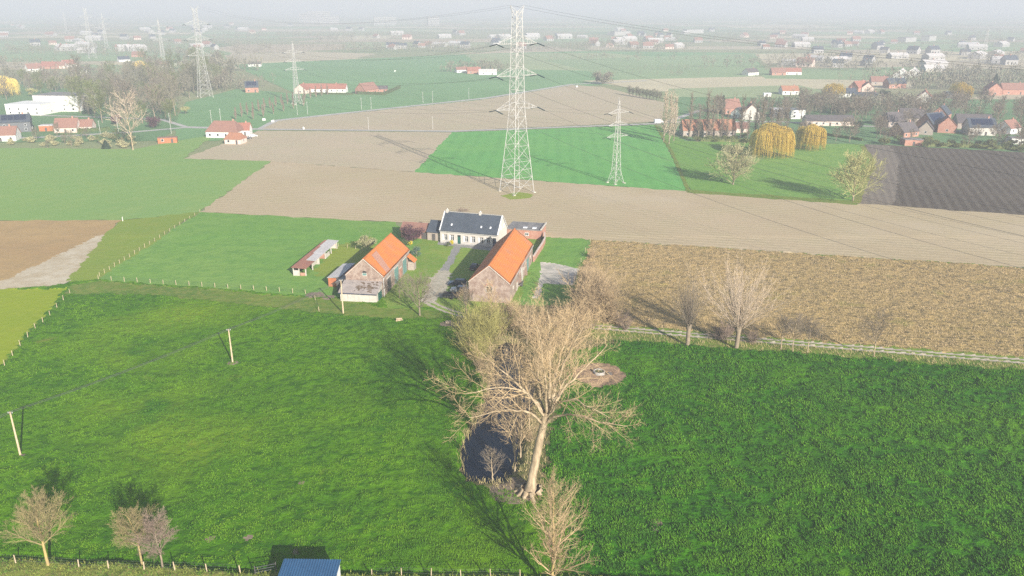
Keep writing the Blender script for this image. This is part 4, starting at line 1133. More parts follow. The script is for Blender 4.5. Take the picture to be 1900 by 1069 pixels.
GT = thing('field_gate', 'small metal gate beside the blue roofed stable', 'gate', (*G(474, 1067, 0.85), 0.85), rad(18))
for x in (0, 2.4): MB().cyl(x, 0, -0.3, 1.3, 0.06, n=8).build('gate_post', M_darkwood, GT)
for z in (0.35, 0.7, 1.05): MB().bar((0, 0, z), (2.4, 0, z), 0.05).build('rail', M_wire, GT)
pw = G(228, 411)
tag(MB().cyl(0, 0, -0.3, 1.5, 0.12, 0.1, 8).cyl(0, 0, 1.5, 1.58, 0.1, 0.02, 8).build('marker_post', M_frame, None, (pw[0], pw[1], 0)), 'white marker post at the corner of the brown stubble strip', 'post')

# ------------------------------------------------------------------ trees
def tree_from(t, trunk, levels, mt, mc, limb_parts=True):
    """trunk: (P,R,L); levels: list of (P,R,sides); first level may become separate limb parts"""
    V, Q = tubes(trunk[0], trunk[1], 12)
    put('trunk', mesh_np('trunk', V, Q, None, mt, None, True), t)
    if limb_parts and levels:
        P, R, s = levels[0]
        for i in range(len(P)):
            V, Q = tubes(P[i:i + 1], R[i:i + 1], s)
            put('limb', mesh_np('limb', V, Q, None, mt, None, True), t)
        levels = levels[1:]
    if levels:
        V, Q = join([tubes(P, R, s) for P, R, s in levels])
        put('crown', mesh_np('crown', V, Q, None, mc), t)

def copy_thing(src, loc, rz, s, label=None, name=None, sz=None):
    r = src.copy(); link(r); r.location = loc; r.rotation_euler = (0, 0, rz); r.scale = (s, s, sz or s)
    if label: r['label'] = label
    for ch in src.children:
        c = ch.copy(); link(c, r)
    return r

# ---- the great poplar beside the pond
g = np.random.default_rng(41)
bx, by = G(985, 915)
BT = thing('poplar_tree', 'huge bare spreading poplar with a thick pale trunk beside the pond', 'tree', (bx, by, -0.1))
def up_at(px, py, dy=0.0):
    """local point of the big tree seen at a pixel, dy metres behind its trunk"""
    u, v = (px - 950) / F, (py - 534.5) / F
    t = (by + dy) / (cp - v * sp)
    return (u * t - bx, dy, CAM_H + (-sp - v * cp) * t + 0.1)
trunk = line_branch([(-0.15, 0, -0.5), (0, 0, 1.5), up_at(992, 860), up_at(1003, 810), up_at(1015, 765)], 0.66, 0.50, 16, g, 0.03)
trunk[1][0][:3] = (1.25, 0.95, 0.75)
limb_px = [  # (path of pixels with depth, r0)
 ([(1010,790,0),(975,755,-2),(930,752,-4),(880,765,-6),(840,772,-7.5)], 0.30),
 ([(1012,775,0),(990,735,1),(955,705,2),(905,660,3),(870,630,4)], 0.34),
 ([(1012,775,0),(975,720,-3),(930,705,-6),(880,712,-8),(830,722,-9)], 0.28),
 ([(1015,765,0),(1005,715,3),(990,680,5),(955,645,7),(925,610,9)], 0.32),
 ([(1017,762,0),(1020,700,1),(1022,650,1.5),(1018,600,2),(1015,560,2.5)], 0.40),
 ([(1017,762,0),(1032,690,4),(1045,640,6),(1060,600,8),(1070,565,9)], 0.34),
 ([(1018,766,0),(1050,715,2),(1080,685,3),(1110,655,4),(1135,630,5)], 0.32),
 ([(1015,778,0),(1040,735,-3),(1075,738,-5),(1110,755,-7),(1140,775,-8)], 0.24),
 ([(1010,785,0),(1040,770,-2),(1085,768,-4),(1130,785,-5.5),(1175,792,-6.5)], 0.30),
 ([(1014,770,0),(1012,700,-2),(1005,650,-3),(1000,600,-4),(985,570,-5)], 0.30),
 ([(1016,768,0),(1040,690,-3),(1060,640,-4),(1085,600,-5),(1100,575,-6)], 0.30),
 ([(1013,772,0),(985,700,6),(960,670,9),(940,640,12)], 0.28),
 ([(1016,765,0),(1040,720,7),(1060,690,11),(1075,660,14)], 0.28)]
Ps, Rs, Ls = [], [], []
for pth, r0 in limb_px:
    P, R, L = line_branch([up_at(*p) for p in pth], r0 * 0.68, 0.04, 12, g, 0.12)
    P = P[:, :1] + (P - P[:, :1]) * (0.84 if P[0, -1, 0] < -2 else 0.93)
    Ps.append(P[0]); Rs.append(R[0]); Ls.append(L[0])
l1 = (np.array(Ps), np.array(Rs), np.array(Ls))
e_ = lambda t: 1.05 - 0.45 * t
l2 = sprout(g, *l1, 13, 0.25, 1.0, 0.72, 0.42, 8, 0.035, 0.11, 0.45, 0.022, e_)
l3 = sprout(g, *l2, 9, 0.2, 1.0, 0.7, 0.42, 5, 0.03, 0.14, 0.5, 0.014, e_)
l4 = sprout(g, *l3, 6, 0.15, 1.0, 0.65, 0.52, 3, 0.03, 0.15, 0.5, 0.0115, e_)
tree_from(BT, trunk, [(l1[0], l1[1], 8), (l2[0], l2[1], 5), (l3[0], l3[1], 3), (l4[0], l4[1], 3)], M_bark, M_twig)
rt = MB()
gr = random.Random(4)
rp, rr_ = [], []
for k in range(9):
    a = k * 0.7 + gr.uniform(-.2, .2); L = gr.uniform(1.8, 3.2)
    rp.append([(1.1 * math.cos(a), 1.1 * math.sin(a), 0.8), (1.6 * math.cos(a), 1.6 * math.sin(a), 0.35), ((1.2 + L * .6) * math.cos(a + .15), (1.2 + L * .6) * math.sin(a + .15), 0.12), ((1.2 + L) * math.cos(a), (1.2 + L) * math.sin(a), -0.15)])
    rr_.append([0.45, 0.32, 0.2, 0.1])
V, Q = tubes(np.array(rp), np.array(rr_), 7); put('root', mesh_np('root', V, Q, None, M_bark, None, True), BT)

# ---- generic bare trees
def bare_tree(seed, H, trunk_h, crown_r, n1=14, n2=9, n3=6, n4=0, ang=0.75, r0=0.22, rmin=0.014, lift=0.05, mt=M_goldbark, mc=M_goldtwig, name='bare_tree', label=None, cat='tree', loc=(0, 0, 0), group=None, t0=None, egg=True):
    g = np.random.default_rng(seed)
    t = thing(name, label, cat, loc, g.random() * 6, group)
    tr = line_branch([(0, 0, -0.4), (0.05, 0, trunk_h), (0.1 * g.normal(), 0.1 * g.normal(), H * 0.55), (0.2 * g.normal(), 0.2 * g.normal(), H * 0.92)], r0, 0.03, 14, g, 0.03)
    s0 = (trunk_h / (H * 0.92)) if t0 is None else t0
    env = (lambda t: np.clip(1.15 - 0.75 * ((t - s0) / (1 - s0)) ** 1.3, 0.2, 2)) if egg else (lambda t: 1.0 + 0 * t)
    Lc = (tr[0], tr[1], np.array([crown_r * 1.25]))
    a = sprout(g, *Lc, n1, s0, 0.98, ang, 1.0, 7, lift, 0.07, 0.55, rmin * 2, env, 0.12)
    lv = [(a[0], a[1], 5)]
    b_ = sprout(g, *a, n2, 0.15, 1.0, 0.6, 0.5, 4, lift, 0.12, 0.6, rmin * 1.4, e_)
    lv.append((b_[0], b_[1], 3))
    c_ = sprout(g, *b_, n3, 0.15, 1.0, 0.6, 0.5, 3, lift, 0.14, 0.65, rmin, e_)
    lv.append((c_[0], c_[1], 3))
    if n4:
        d_ = sprout(g, *c_, n4, 0.2, 1.0, 0.55, 0.55, 2, lift, 0.14, 0.7, rmin * 0.85, e_)
        lv.append((d_[0], d_[1], 3))
    V, Q = tubes(tr[0], tr[1], 9); put('trunk', mesh_np('trunk', V, Q, None, mt, None, True), t)
    V, Q = join([tubes(*l) for l in lv]); put('crown', mesh_np('crown', V, Q, None, mc), t)
    return t
def L0(px, py, z=None):
    p = G(px, py); return (p[0], p[1], gz(*p) if z is None else z)
def L1(px, py):
    p = G(px, py, BANK + 0.1); return (p[0], p[1], gz(*p))
bare_tree(1, 9.6, 3.0, 3.05, 30, 11, 7, 4, 0.9, 0.20, 0.010, 0.06, label='round golden bare tree at far left by the ditch fence', loc=L1(90, 1050), name='young_tree')
bare_tree(2, 7.9, 2.6, 2.55, 28, 10, 7, 4, 0.9, 0.15, 0.010, 0.05, label='golden bare tree of the close pair by the ditch, left one', loc=L1(263, 1046), name='young_tree')
bare_tree(3, 7.4, 2.1, 2.55, 28, 10, 7, 4, 0.95, 0.14, 0.010, 0.05, mt=M_greybark, mc=M_mauvetwig, label='mauve grey bare tree of the close pair by the ditch, right one', loc=L1(302, 1053), name='young_tree')
bare_tree(4, 15.0, 1.8, 4.3, 36, 9, 5, 3, 0.8, 0.22, 0.010, 0.09, mt=M_goldbark, mc=M_twig, label='tall narrow bare tree at the bottom centre below the great poplar', loc=L1(1024, 1088), name='young_tree', t0=0.10)
# trees standing in and beside the moat pond
for i, (px, py, H, tx) in enumerate([(955,872,12.5,'straight bare tree on the pond bank just left of the poplar trunk'), (914,888,6.0,'small bare tree leaning over the near end of the pond'),
    (966,845,11,'slender bare tree behind the poplar trunk on the pond bank'), (982,800,12,'bare waterside tree at the bend of the pond'), (1002,745,11,'bare tree right of the middle of the pond'),
    (998,700,10,'bare tree at the upper right bank of the pond'), (906,728,7,'bare tree on the left bank of the pond'), (978,640,9,'bare tree at the far tip of the pond')]):
    bare_tree(20 + i, H, H * 0.22, H * 0.30, 16, 8, 6, 0, 0.75, 0.14, 0.013, 0.08, mt=M_bark, mc=M_greytwig if i == 1 else M_haytwig if i % 2 else M_twig, label=tx, loc=L0(px, py, -0.2 if i != 1 else -0.6), name='waterside_tree')
# courtyard and lawn trees
bare_tree(40, 9.0, 1.8, 4.6, 20, 10, 6, 2, 0.85, 0.22, 0.014, 0.05, mt=M_greybark, mc=M_greytwig, label='spreading bare tree at the yard entrance right of the boarded lean-to', loc=L0(779, 586), name='yard_tree')
bare_tree(41, 5.2, 1.5, 2.3, 14, 8, 5, 0, 0.8, 0.12, 0.014, 0.05, mt=M_bark, mc=M_greytwig, label='small bare tree against the right wall of the left barn', loc=L0(741, 553), name='yard_tree')
bare_tree(42, 9.0, 1.2, 2.6, 20, 9, 5, 0, 0.6, 0.14, 0.014, 0.12, mt=M_bark, mc=M_twig, label='upright bare tree before the near gable of the right barn', loc=L0(912, 592), name='yard_tree')
bare_tree(43, 7.5, 1.2, 2.2, 18, 9, 5, 0, 0.6, 0.13, 0.014, 0.12, mt=M_bark, mc=M_greytwig, label='thin bare tree at the left corner of the right barn', loc=L0(866, 590), name='yard_tree')
bare_tree(44, 3.6, 0.6, 2.1, 16, 8, 5, 0, 0.85, 0.1, 0.014, 0.04, mt=M_bark, mc=M_haytwig, label='low bare shrub in front of the parked trailer', loc=L0(862, 566), name='bare_shrub', cat='shrub')

# pollard willows and young trees along the track
def pollard(seed, px, py, th, H, spread, n, mc, label, r=0.34):
    g = np.random.default_rng(seed)
    t = thing('pollard_willow', label, 'tree', L0(px, py), 0, 'pollarded trees along the track')
    tr = line_branch([(0, 0, -0.4), (0.1, 0, th * 0.5), (0, 0.05, th)], r, r * 0.95, 8, g, 0.03)
    tr[1][0][-2:] = r * 1.45
    V, Q = tubes(tr[0], tr[1], 10); put('trunk', mesh_np('trunk', V, Q, None, M_greybark, None, True), t)
    base = (tr[0][:, -3:], tr[1][:, -3:], np.array([H - th]))
    a = sprout(g, *base, n, 0.0, 1.0, spread, 1.0, 8, 0.035, 0.04, 0.085, 0.022, None, 0.28)
    b_ = sprout(g, *a, 5, 0.15, 1.0, 0.4, 0.40, 5, 0.05, 0.08, 0.55, 0.014, e_)
    c_ = sprout(g, *b_, 4, 0.1, 1.0, 0.45, 0.45, 2, 0.04, 0.1, 0.7, 0.011, e_)
    V, Q = join([tubes(a[0], a[1], 4), tubes(b_[0], b_[1], 3), tubes(c_[0], c_[1], 3)]); put('crown', mesh_np('crown', V, Q, None, mc), t)
pollard(51, 1275, 643, 4.9, 13.8, 0.42, 60, M_greytwig, 'darker pollard willow on the track, nearer the thicket', 0.42)
pollard(52, 1366, 648, 5.0, 17.0, 0.58, 95, M_paletwig, 'big pale pollard willow with upright wands beside the track', 0.45)
for i, (px, py, H, lab) in enumerate([(1449,650,7,'young bare tree on the verge, first right of the pale pollard'), (1470,656,7.5,'young bare tree on the verge, second right of the pale pollard'), (1498,655,7,'young bare tree on the verge, third right of the pale pollard'), (1621,665,9.5,'lone bare tree on the verge far right along the track')]):
    bare_tree(60 + i, H, 2.6, H * 0.33, 18, 10, 6, 2, 0.85, 0.13, 0.011, 0.05, mt=M_bark, mc=M_greytwig, label=lab, loc=L0(px, py), name='young_tree')

# thicket shrubs between moat, barn and maize field
def shrub_proto(seed, H, n, mc, mt, label, spread=0.5, name='bare_shrub', group='bare shrubs of the moat thicket'):
    g = np.random.default_rng(seed)
    t = thing(name, label, 'shrub', (0, 0, 0), 0, group)
    st = np.array([[(0, 0, -0.3), (0.02, 0, 0.1), (0.05, 0, 0.35)]], float)
    a = sprout(g, st, np.full((1, 3), 0.10), np.array([H]), n, 0.0, 1.0, spread, 0.85, 6, 0.05, 0.07, 0.5, 0.03, None, 0.28)
    a[0][:, :, :2] += g.normal(0, 0.5, (len(a[0]), 1, 2)); 
    b_ = sprout(g, *a, 8, 0.2, 1.0, 0.55, 0.40, 4, 0.05, 0.1, 0.55, 0.018, e_)
    c_ = sprout(g, *b_, 5, 0.15, 1.0, 0.55, 0.5, 2, 0.04, 0.12, 0.7, 0.014, e_)
    V, Q = tubes(a[0], a[1], 4); put('stems', mesh_np('stems', V, Q, None, mt), t)
    V, Q = join([tubes(b_[0], b_[1], 3), tubes(c_[0], c_[1], 3)]); put('crown', mesh_np('crown', V, Q, None, mc), t)
    return t
K_WIL = ('yellow green willow shrub at the left of the moat thicket', 'yellow willow shrubs')
K_TAN = ('tan bare shrub in the thicket between the moat and the right barn', 'bare shrubs of the moat thicket')
K_HAY = ('hay coloured brushwood at the corner of the maize field', 'brushwood by the maize field')
K_MAU = ('pinkish bare bush before the maize field by the track', 'pinkish bare bushes')
protos = {}
def shrubs(key, mc, mt, H, n, spots, seed, spread):
    P2 = [shrub_proto(seed + k, H, n, mc, mt, key[0], spread, 'bare_shrub', key[1]) for k in range(2)]
    for i, (px, py, s_) in enumerate(spots):
        loc = L0(px, py)
        if i < 2:
            o = P2[i]; o.location = loc; o.rotation_euler = (0, 0, i * 2.0); o.scale = (s_, s_, s_)
        else:
            copy_thing(P2[i % 2], loc, random.uniform(0, 6.28), s_ * random.uniform(0.9, 1.1))
shrubs(K_WIL, M_willowtwig, M_willowtwig, 6.5, 34, [(872,628,1.0),(888,612,1.0),(905,640,1.05),(868,655,0.8),(925,620,1.0),(890,668,0.75)], 70, 0.45)
shrubs(K_TAN, M_twig, M_bark, 5.0, 26, [(908,590,0.75),(932,588,0.8),(952,586,0.8),(945,612,1.0),(968,600,1.0),(990,615,1.1),(1012,602,1.0),(1035,612,1.05),(1058,600,1.1),(1075,618,1.0),(1000,640,1.0),(1040,640,0.9),(1065,645,0.8),(890,690,0.6),(1020,660,0.9),(985,625,0.9),(1095,610,0.9),(1008,690,0.7),(985,820,0.55),(1025,740,0.6)], 80, 0.6)
shrubs(K_HAY, M_haytwig, M_haytwig, 6.0, 34, [(1090,590,1.5),(1105,580,1.75),(1118,596,1.6),(1098,560,1.35),(1108,548,0.95),(1092,535,0.8),(1085,520,0.6),(1130,600,0.9),(1080,600,1.0),(1095,500,0.4),(1100,480,0.4)], 90, 0.5)
shrubs(K_MAU, M_mauvetwig, M_mauvetwig, 3.2, 26, [(1340,632,1.0),(1352,622,0.9),(1330,628,0.9),(1396,638,0.9),(1150,600,1.0),(1160,612,0.8)], 100, 0.8)

# reeds along the water's edge
def reeds():
    V, Q = [], []
    n = 600
    k = rng.integers(0, len(POND), n); t = rng.random((n, 1))
    A = np.array(POND); p = A[k] * (1 - t) + A[(k + 1) % len(POND)] * t
    keep = ((p[:, 0] < -4) & (p[:, 1] > 103)) | (rng.random(n) < 0.3)
    p = p[keep] + rng.normal(0, 0.35, (keep.sum(), 2))
    n = len(p); h = rng.uniform(0.25, 0.8, n)
    d = rng.normal(0, 0.22, (n, 2))
    B0 = np.stack([p[:, 0], p[:, 1], np.full(n, -0.75)], -1)
    Pm = np.stack([B0, B0 + np.stack([d[:, 0] * 0.4, d[:, 1] * 0.4, h * 0.6 + 0.3], -1), B0 + np.stack([d[:, 0], d[:, 1], h + 0.3], -1)], 1)
    V, Q = tubes(Pm, np.tile([0.03, 0.025, 0.01], (n, 1)), 3)
    o = put('reeds', mesh_np('reeds', V, Q, None, M_reed)); tag(o, 'straw coloured reeds along the pond edge', 'reeds', kind='stuff')
reeds()

# ---- leafy trees around the farm
def leafy(name, label, loc, H, R, mleaf, n, size, mt=M_greybark, th=None, cat='tree', group=None, seed=1, lobes=9, shell=0.3):
    g = np.random.default_rng(seed)
    t = thing(name, label, cat, loc, 0, group)
    th = H * 0.25 if th is None else th
    tr = line_branch([(0, 0, -0.4), (0.05, 0, th), (0, 0.1, H * 0.75)], max(0.06, H * 0.022), 0.03, 7, g, 0.03)
    a = sprout(g, tr[0], tr[1], np.array([R * 1.1]), 14, 0.3, 1.0, 0.8, 0.95, 5, 0.06, 0.08, 0.5, 0.02)
    V, Q = join([tubes(tr[0], tr[1], 7), tubes(a[0], a[1], 4)]); put('trunk', mesh_np('trunk', V, Q, None, mt), t)
    ps = []
    hz = (H - th) / 2
    for k in range(lobes):
        d = nrm(g.normal(size=3)); c = np.array([d[0] * R * 0.55, d[1] * R * 0.55, th + hz * 0.95 + d[2] * hz * 0.55]); r = R * g.uniform(0.35, 0.55)
        ps.append(leaves(g, n // lobes, c, (r, r, r * 0.9 * hz / R if hz < R else r), size, shell))
    V, Q = join(ps); put('crown', mesh_np('crown', V, Q, None, mleaf), t)
    return t
leafy('blossom_tree', 'round yellowish tree between the shelter and the left barn', L0(683, 467), 5.0, 3.4, M_bud2, 2600, 0.15, seed=3)
leafy('purple_plum_tree', 'dark purple leaved tree left of the farmhouse', L0(765, 452), 6.4, 4.1, M_purple, 3200, 0.17, seed=4, th=0.6)
leafy('blue_spruce', 'blue green bushy conifer beside the left barn porch', L0(773, 478), 3.4, 1.7, M_bluegreen, 1100, 0.13, seed=5, th=0.2)
leafy('yellow_bush', 'bright yellow flowering bush beside the green farmhouse door', L0(838, 456), 1.9, 0.85, M_forsythia, 700, 0.09, seed=6, th=0.1, cat='bush')
leafy('yellow_bush', 'small yellow bush at the far corner of the left barn', L0(762, 456), 1.8, 0.9, M_forsythia, 400, 0.1, seed=7, th=0.1, cat='bush')
leafy('green_shrub', 'dark green shrub beneath the purple tree', L0(752, 456), 2.0, 1.6, M_hedge, 800, 0.12, seed=8, th=0.1, cat='shrub')
leafy('green_shrub', 'olive shrub behind the farmhouse roof at its left chimney', L0(858, 402), 3.6, 2.6, M_mauvetwig, 900, 0.12, seed=9, th=0.2, cat='shrub')
leafy('green_shrub', 'low shrub in front of the farmhouse windows', L0(831, 458), 1.2, 0.7, M_hedge, 400, 0.09, seed=10, th=0.1, cat='shrub')

# ---- grass blades and straw (uncountable)
def tufts(name, label, cat, mask_cls, n, h0, h1, w, mat, blades=3, ymax=190, spread=0.12, seed=1, bias=1.0, clump=None):
    g = np.random.default_rng(seed)
    names = [c[0] for c in CLS]; ids = [names.index(x) for x in mask_cls]
    N = n * 6
    y = 74 + (ymax - 74) * g.random(N) ** bias
    x = g.uniform(-1, 1, N) * (y * 0.68 + 20)
    ok = (np.abs(x) < NX1 - 1)
    x, y = x[ok], y[ok]
    ix = ((x - NX0) / STEP + 0.5).astype(int); iy = ((y - NY0) / STEP + 0.5).astype(int)
    ok = np.isin(TC[iy, ix], ids) & (np.hypot(x - RING_C[0], y - RING_C[1]) > 5.0)
    ok &= (seg_dist(TRACK, x, y) > 1.5) & (TZ[iy, ix] > -0.6)
    if clump: ok &= (TZ[iy, ix] > clump) & ((TZ[iy, ix] < 0.62) | (clump > 0.65))
    x, y, ix, iy = x[ok][:n], y[ok][:n], ix[ok][:n], iy[ok][:n]
    n = len(x); z = TZ[iy, ix]
    x = np.repeat(x, blades); y = np.repeat(y, blades); z = np.repeat(z, blades)
    a = g.random(n * blades) * 6.283
    h = g.uniform(h0, h1, n * blades); ln = g.uniform(0.5, 1.8, n * blades) * h
    bx_ = x + g.normal(0, spread, n * blades); by_ = y + g.normal(0, spread, n * blades)
    ca, sa = np.cos(a), np.sin(a)
    b0 = np.stack([bx_ - sa * w, by_ + ca * w, z - 0.03], -1); b1 = np.stack([bx_ + sa * w, by_ - ca * w, z - 0.03], -1)
    tp = np.stack([bx_ + ca * ln, by_ + sa * ln, z + h], -1)
    V = np.stack([b0, b1, tp], 1).reshape(-1, 3)
    o = put(name, mesh_np(name, V, None, np.arange(len(V)).reshape(-1, 3), mat)); tag(o, label, cat, kind='stuff')
tufts('meadow_grass', 'grass tufts of the left meadow', 'grass', ['meadow', 'field_verge', 'pasture'], 60000, 0.06, 0.20, 0.06, M_blade, 3, 200, 0.14, 1, 1.3, 0.17)
tufts('crop_leaves', 'dense leafy green crop of the right field', 'crop', ['crop_field'], 62000, 0.08, 0.26, 0.09, M_leafblade, 3, 165, 0.16, 2, 1.2, 0.27)
tufts('maize_straw', 'broken straw of the harvested maize field', 'straw', ['maize_field'], 52000, 0.06, 0.30, 0.055, M_straw, 2, 228, 0.15, 3, 0.8)
tufts('verge_grass', 'tall dry grass on the track verge and in the thicket', 'grass', ['track_verge', 'thicket_floor'], 14000, 0.2, 0.6, 0.05, M_reed, 3, 210, 0.2, 4, 0.8)
tufts('bank_grass', 'tall tufted grass on the bank along the near fence', 'grass', ['meadow', 'crop_field'], 7000, 0.08, 0.28, 0.06, M_bankblade, 4, 85, 0.2, 5, 1.0, 0.70)

# ------------------------------------------------------------------ pylons and conductors
def pylon_proto(name, label, loc, rz, H, prof, arms, peak, r_leg, r_br, npan, group='lattice pylons', horn=3.0, ins=4.2):
    t = thing(name, label, 'pylon', loc, rz, group)
    zs = [p[0] for p in prof]; ws = [p[1] for p in prof]
    wd = lambda z: float(np.interp(z, zs, ws))
    for sx in (-1, 1):
        for sy in (-1, 1):
            segs = [((sx * ws[i], sy * ws[i], zs[i]), (sx * ws[i + 1], sy * ws[i + 1], zs[i + 1])) for i in range(len(zs) - 1)]
            V, Q = bars_np(segs, r_leg); put('leg', mesh_np('leg', V, Q, None, M_galv), t)
    # panels get shorter with height
    z, zz = 0.0, [0.0]
    hs = np.linspace(1.9, 0.75, npan); hs = hs / hs.sum() * zs[-1]
    for h in hs: z += h; zz.append(z)
    segs = []
    for i in range(npan):
        a, b_ = zz[i], zz[i + 1]; wa, wb = wd(a), wd(b_)
        for (u0, v0, u1, v1) in ((-1, -1, 1, -1), (1, -1, 1, 1), (1, 1, -1, 1), (-1, 1, -1, -1)):
            segs.append(((u0 * wa, v0 * wa, a), (u1 * wb, v1 * wb, b_))); segs.append(((u1 * wa, v1 * wa, a), (u0 * wb, v0 * wb, b_)))
            if i: segs.append(((u0 * wa, v0 * wa, a), (u1 * wa, v1 * wa, a)))
            if i < 2:   # secondary bracing in the tall bottom panels
                m_ = 0.5 * (a + b_); wm = wd(m_)
                segs.append(((u0 * wm, v0 * wm, m_), (0.5 * (u0 + u1) * wm, 0.5 * (v0 + v1) * wm, m_))); segs.append(((u1 * wm, v1 * wm, m_), (0.5 * (u0 + u1) * wm, 0.5 * (v0 + v1) * wm, m_)))
    V, Q = bars_np(segs, r_br); put('bracing', mesh_np('bracing', V, Q, None, M_galv), t)
    tips = []
    for (z, half) in arms:
        for sx in (-1, 1):
            w0, w1 = wd(z), wd(z + H * 0.042); tip = (sx * half, 0, z)
            segs = []
            for sy in (-1, 1):
                segs += [((sx * w0, sy * w0, z), tip), ((sx * w1, sy * w1, z + H * 0.042), tip)]
            for f in (0.3, 0.6):
                lo = [(sx * (w0 + (half - w0) * f), sy * w0 * (1 - f), z) for sy in (-1, 1)]; hi = [(sx * (w1 + (half - w1) * f), sy * w1 * (1 - f), z + H * 0.042 * (1 - f)) for sy in (-1, 1)]
                segs += [(lo[0], lo[1]), (lo[0], hi[0]), (lo[1], hi[1]), (hi[0], hi[1])]
            V, Q = bars_np(segs, r_br * 1.15); put('cross_arm', mesh_np('cross_arm', V, Q, None, M_galv), t)
            for sy in (-1, 1):
                a = np.array([[tip, (tip[0], sy * ins, z - ins * 0.2)]], float)
                V, Q = tubes(a, np.full((1, 2), r_leg * 1.5), 6); put('insulator', mesh_np('insulator', V, Q, None, M_insul), t)
            tips.append((sx, z, half))
    segs = []
    wt = ws[-1]
    for sx in (-1, 1):
        tip = (sx * horn, 0, H)
        for sy in (-1, 1): segs += [((sx * wt, sy * wt, zs[-1]), tip), ((sx * wt, sy * wt, zs[-1] - H * 0.03), tip)]
    segs += [((-wt, -wt, zs[-1]), (wt, wt, zs[-1])), ((-wt, wt, zs[-1]), (wt, -wt, zs[-1]))]
    V, Q = bars_np(segs, r_br); put('earth_wire_peak', mesh_np('earth_wire_peak', V, Q, None, M_galv), t)
    b_ = MB()
    for sx in (-1, 1):
        for sy in (-1, 1): b_.box(sx * ws[0] - 0.5, sx * ws[0] + 0.5, sy * ws[0] - 0.5, sy * ws[0] + 0.5, -0.3, 0.35)
    b_.build('footing', M_concrete, t)
    return t
A_B = math.atan2(0.58, 0.81)
PB = (1.8, 291.0); PB_L = (-233.0, 620.0)
BIG_ARMS = [(30.4, 9.2), (41.9, 9.0), (52.7, 8.8)]
big = pylon_proto('lattice_pylon', 'tall grey lattice pylon in the beige field behind the farmhouse', (*PB, 0), A_B, 65.4, [(0, 4.6), (22, 2.6), (30, 2.05), (63.5, 1.2)], BIG_ARMS, 0, 0.125, 0.058, 15)
PS = (40.4, 307.0); PS_L = (-151.0, 573.0)
SM_ARMS = [(18.1, 5.6), (22.4, 5.0), (27.0, 5.4)]
small = pylon_proto('lattice_pylon', 'smaller grey lattice pylon standing in the bright green field', (*PS, 0), A_B, 32.8, [(0, 2.3), (5, 1.25), (18, 0.75), (31.5, 0.22)], SM_ARMS, 0, 0.085, 0.042, 12, horn=0.25, ins=2.2)
copy_thing(big, (*PB_L, 0), A_B, 1.0, 'tall lattice pylon at the edge of the left woods')
copy_thing(small, (*PS_L, 0), A_B, 1.3, 'slim pylon by the row of young trees left of centre')
copy_thing(small, (*G(305, 125), 0), A_B, 1.62, 'pale hazy pylon behind the left village')
copy_thing(big, (*G(172, 108), 0), A_B, 0.98, 'faint tall pylon far off above the left village')
copy_thing(small, (*G(199, 92), 0), A_B, 1.7, 'faint slim pylon right of the far tall one')
copy_thing(small, (*G(124, 62), 0), A_B, 1.6, 'faintest pylon near the left horizon')
copy_thing(big, (*G(1822, 118), 0), A_B, 0.62, 'small hazy pylon beyond the right village')
D_ = Vector((0.575, -0.818, 0))
PB_R = (PB[0] + 236, PB[1] - 330); PS_R = (PS[0] + 190, PS[1] - 266)
def conductors(A, B, arms, ins, sag, r, sA=1.0, sB=1.0, who='', n=40):
    ax = Vector((math.cos(A_B), math.sin(A_B), 0))
    d = (Vector((*B, 0)) - Vector((*A, 0))).normalized()
    lvl = ['bottom', 'middle', 'top']
    for i, (z, half) in enumerate(arms):
        for sx in (-1, 1):
            a = Vector((*A, 0)) + ax * (sx * half * sA) + d * ins * sA * 0.97 + Vector((0, 0, (z - ins * 0.19) * sA))
            b_ = Vector((*B, 0)) + ax * (sx * half * sB) - d * ins * sB * 0.97 + Vector((0, 0, (z - ins * 0.19) * sB))
            cable('power_cable', a, b_, sag, r, f'{lvl[i]} {"left" if sx < 0 else "right"} high voltage cable {who}', 'high voltage cables', n)
conductors(PB, PB_R, BIG_ARMS, 4.2, 17, 0.035, who='from the tallest pylon to the right frame edge')
conductors(PB, PB_L, BIG_ARMS, 4.2, 13, 0.03, who='from the tallest pylon to the woods pylon at left')
conductors(PS, PS_R, SM_ARMS, 2.2, 9, 0.025, who='from the green field pylon to the right frame edge')
conductors(PS, PS_L, SM_ARMS, 2.2, 8, 0.02, 1.0, 1.3, who='from green field pylon to the slim pylon')
for sx in (-1, 1):
    ax = Vector((math.cos(A_B), math.sin(A_B), 0)) * (3.0 * sx)
    cable('earth_wire', Vector((*PB, 65.4)) + ax, Vector((*PB_R, 65.4)) + ax, 12, 0.025, f'thin {"left" if sx < 0 else "right"} earth wire from the tallest pylon top', 'earth wires', 40)
    cable('earth_wire', Vector((*PB, 65.4)) + ax, Vector((*PB_L, 65.4)) + ax, 9, 0.02, f'thin {"left" if sx < 0 else "right"} earth wire going from pylon top to the left', 'earth wires', 40)

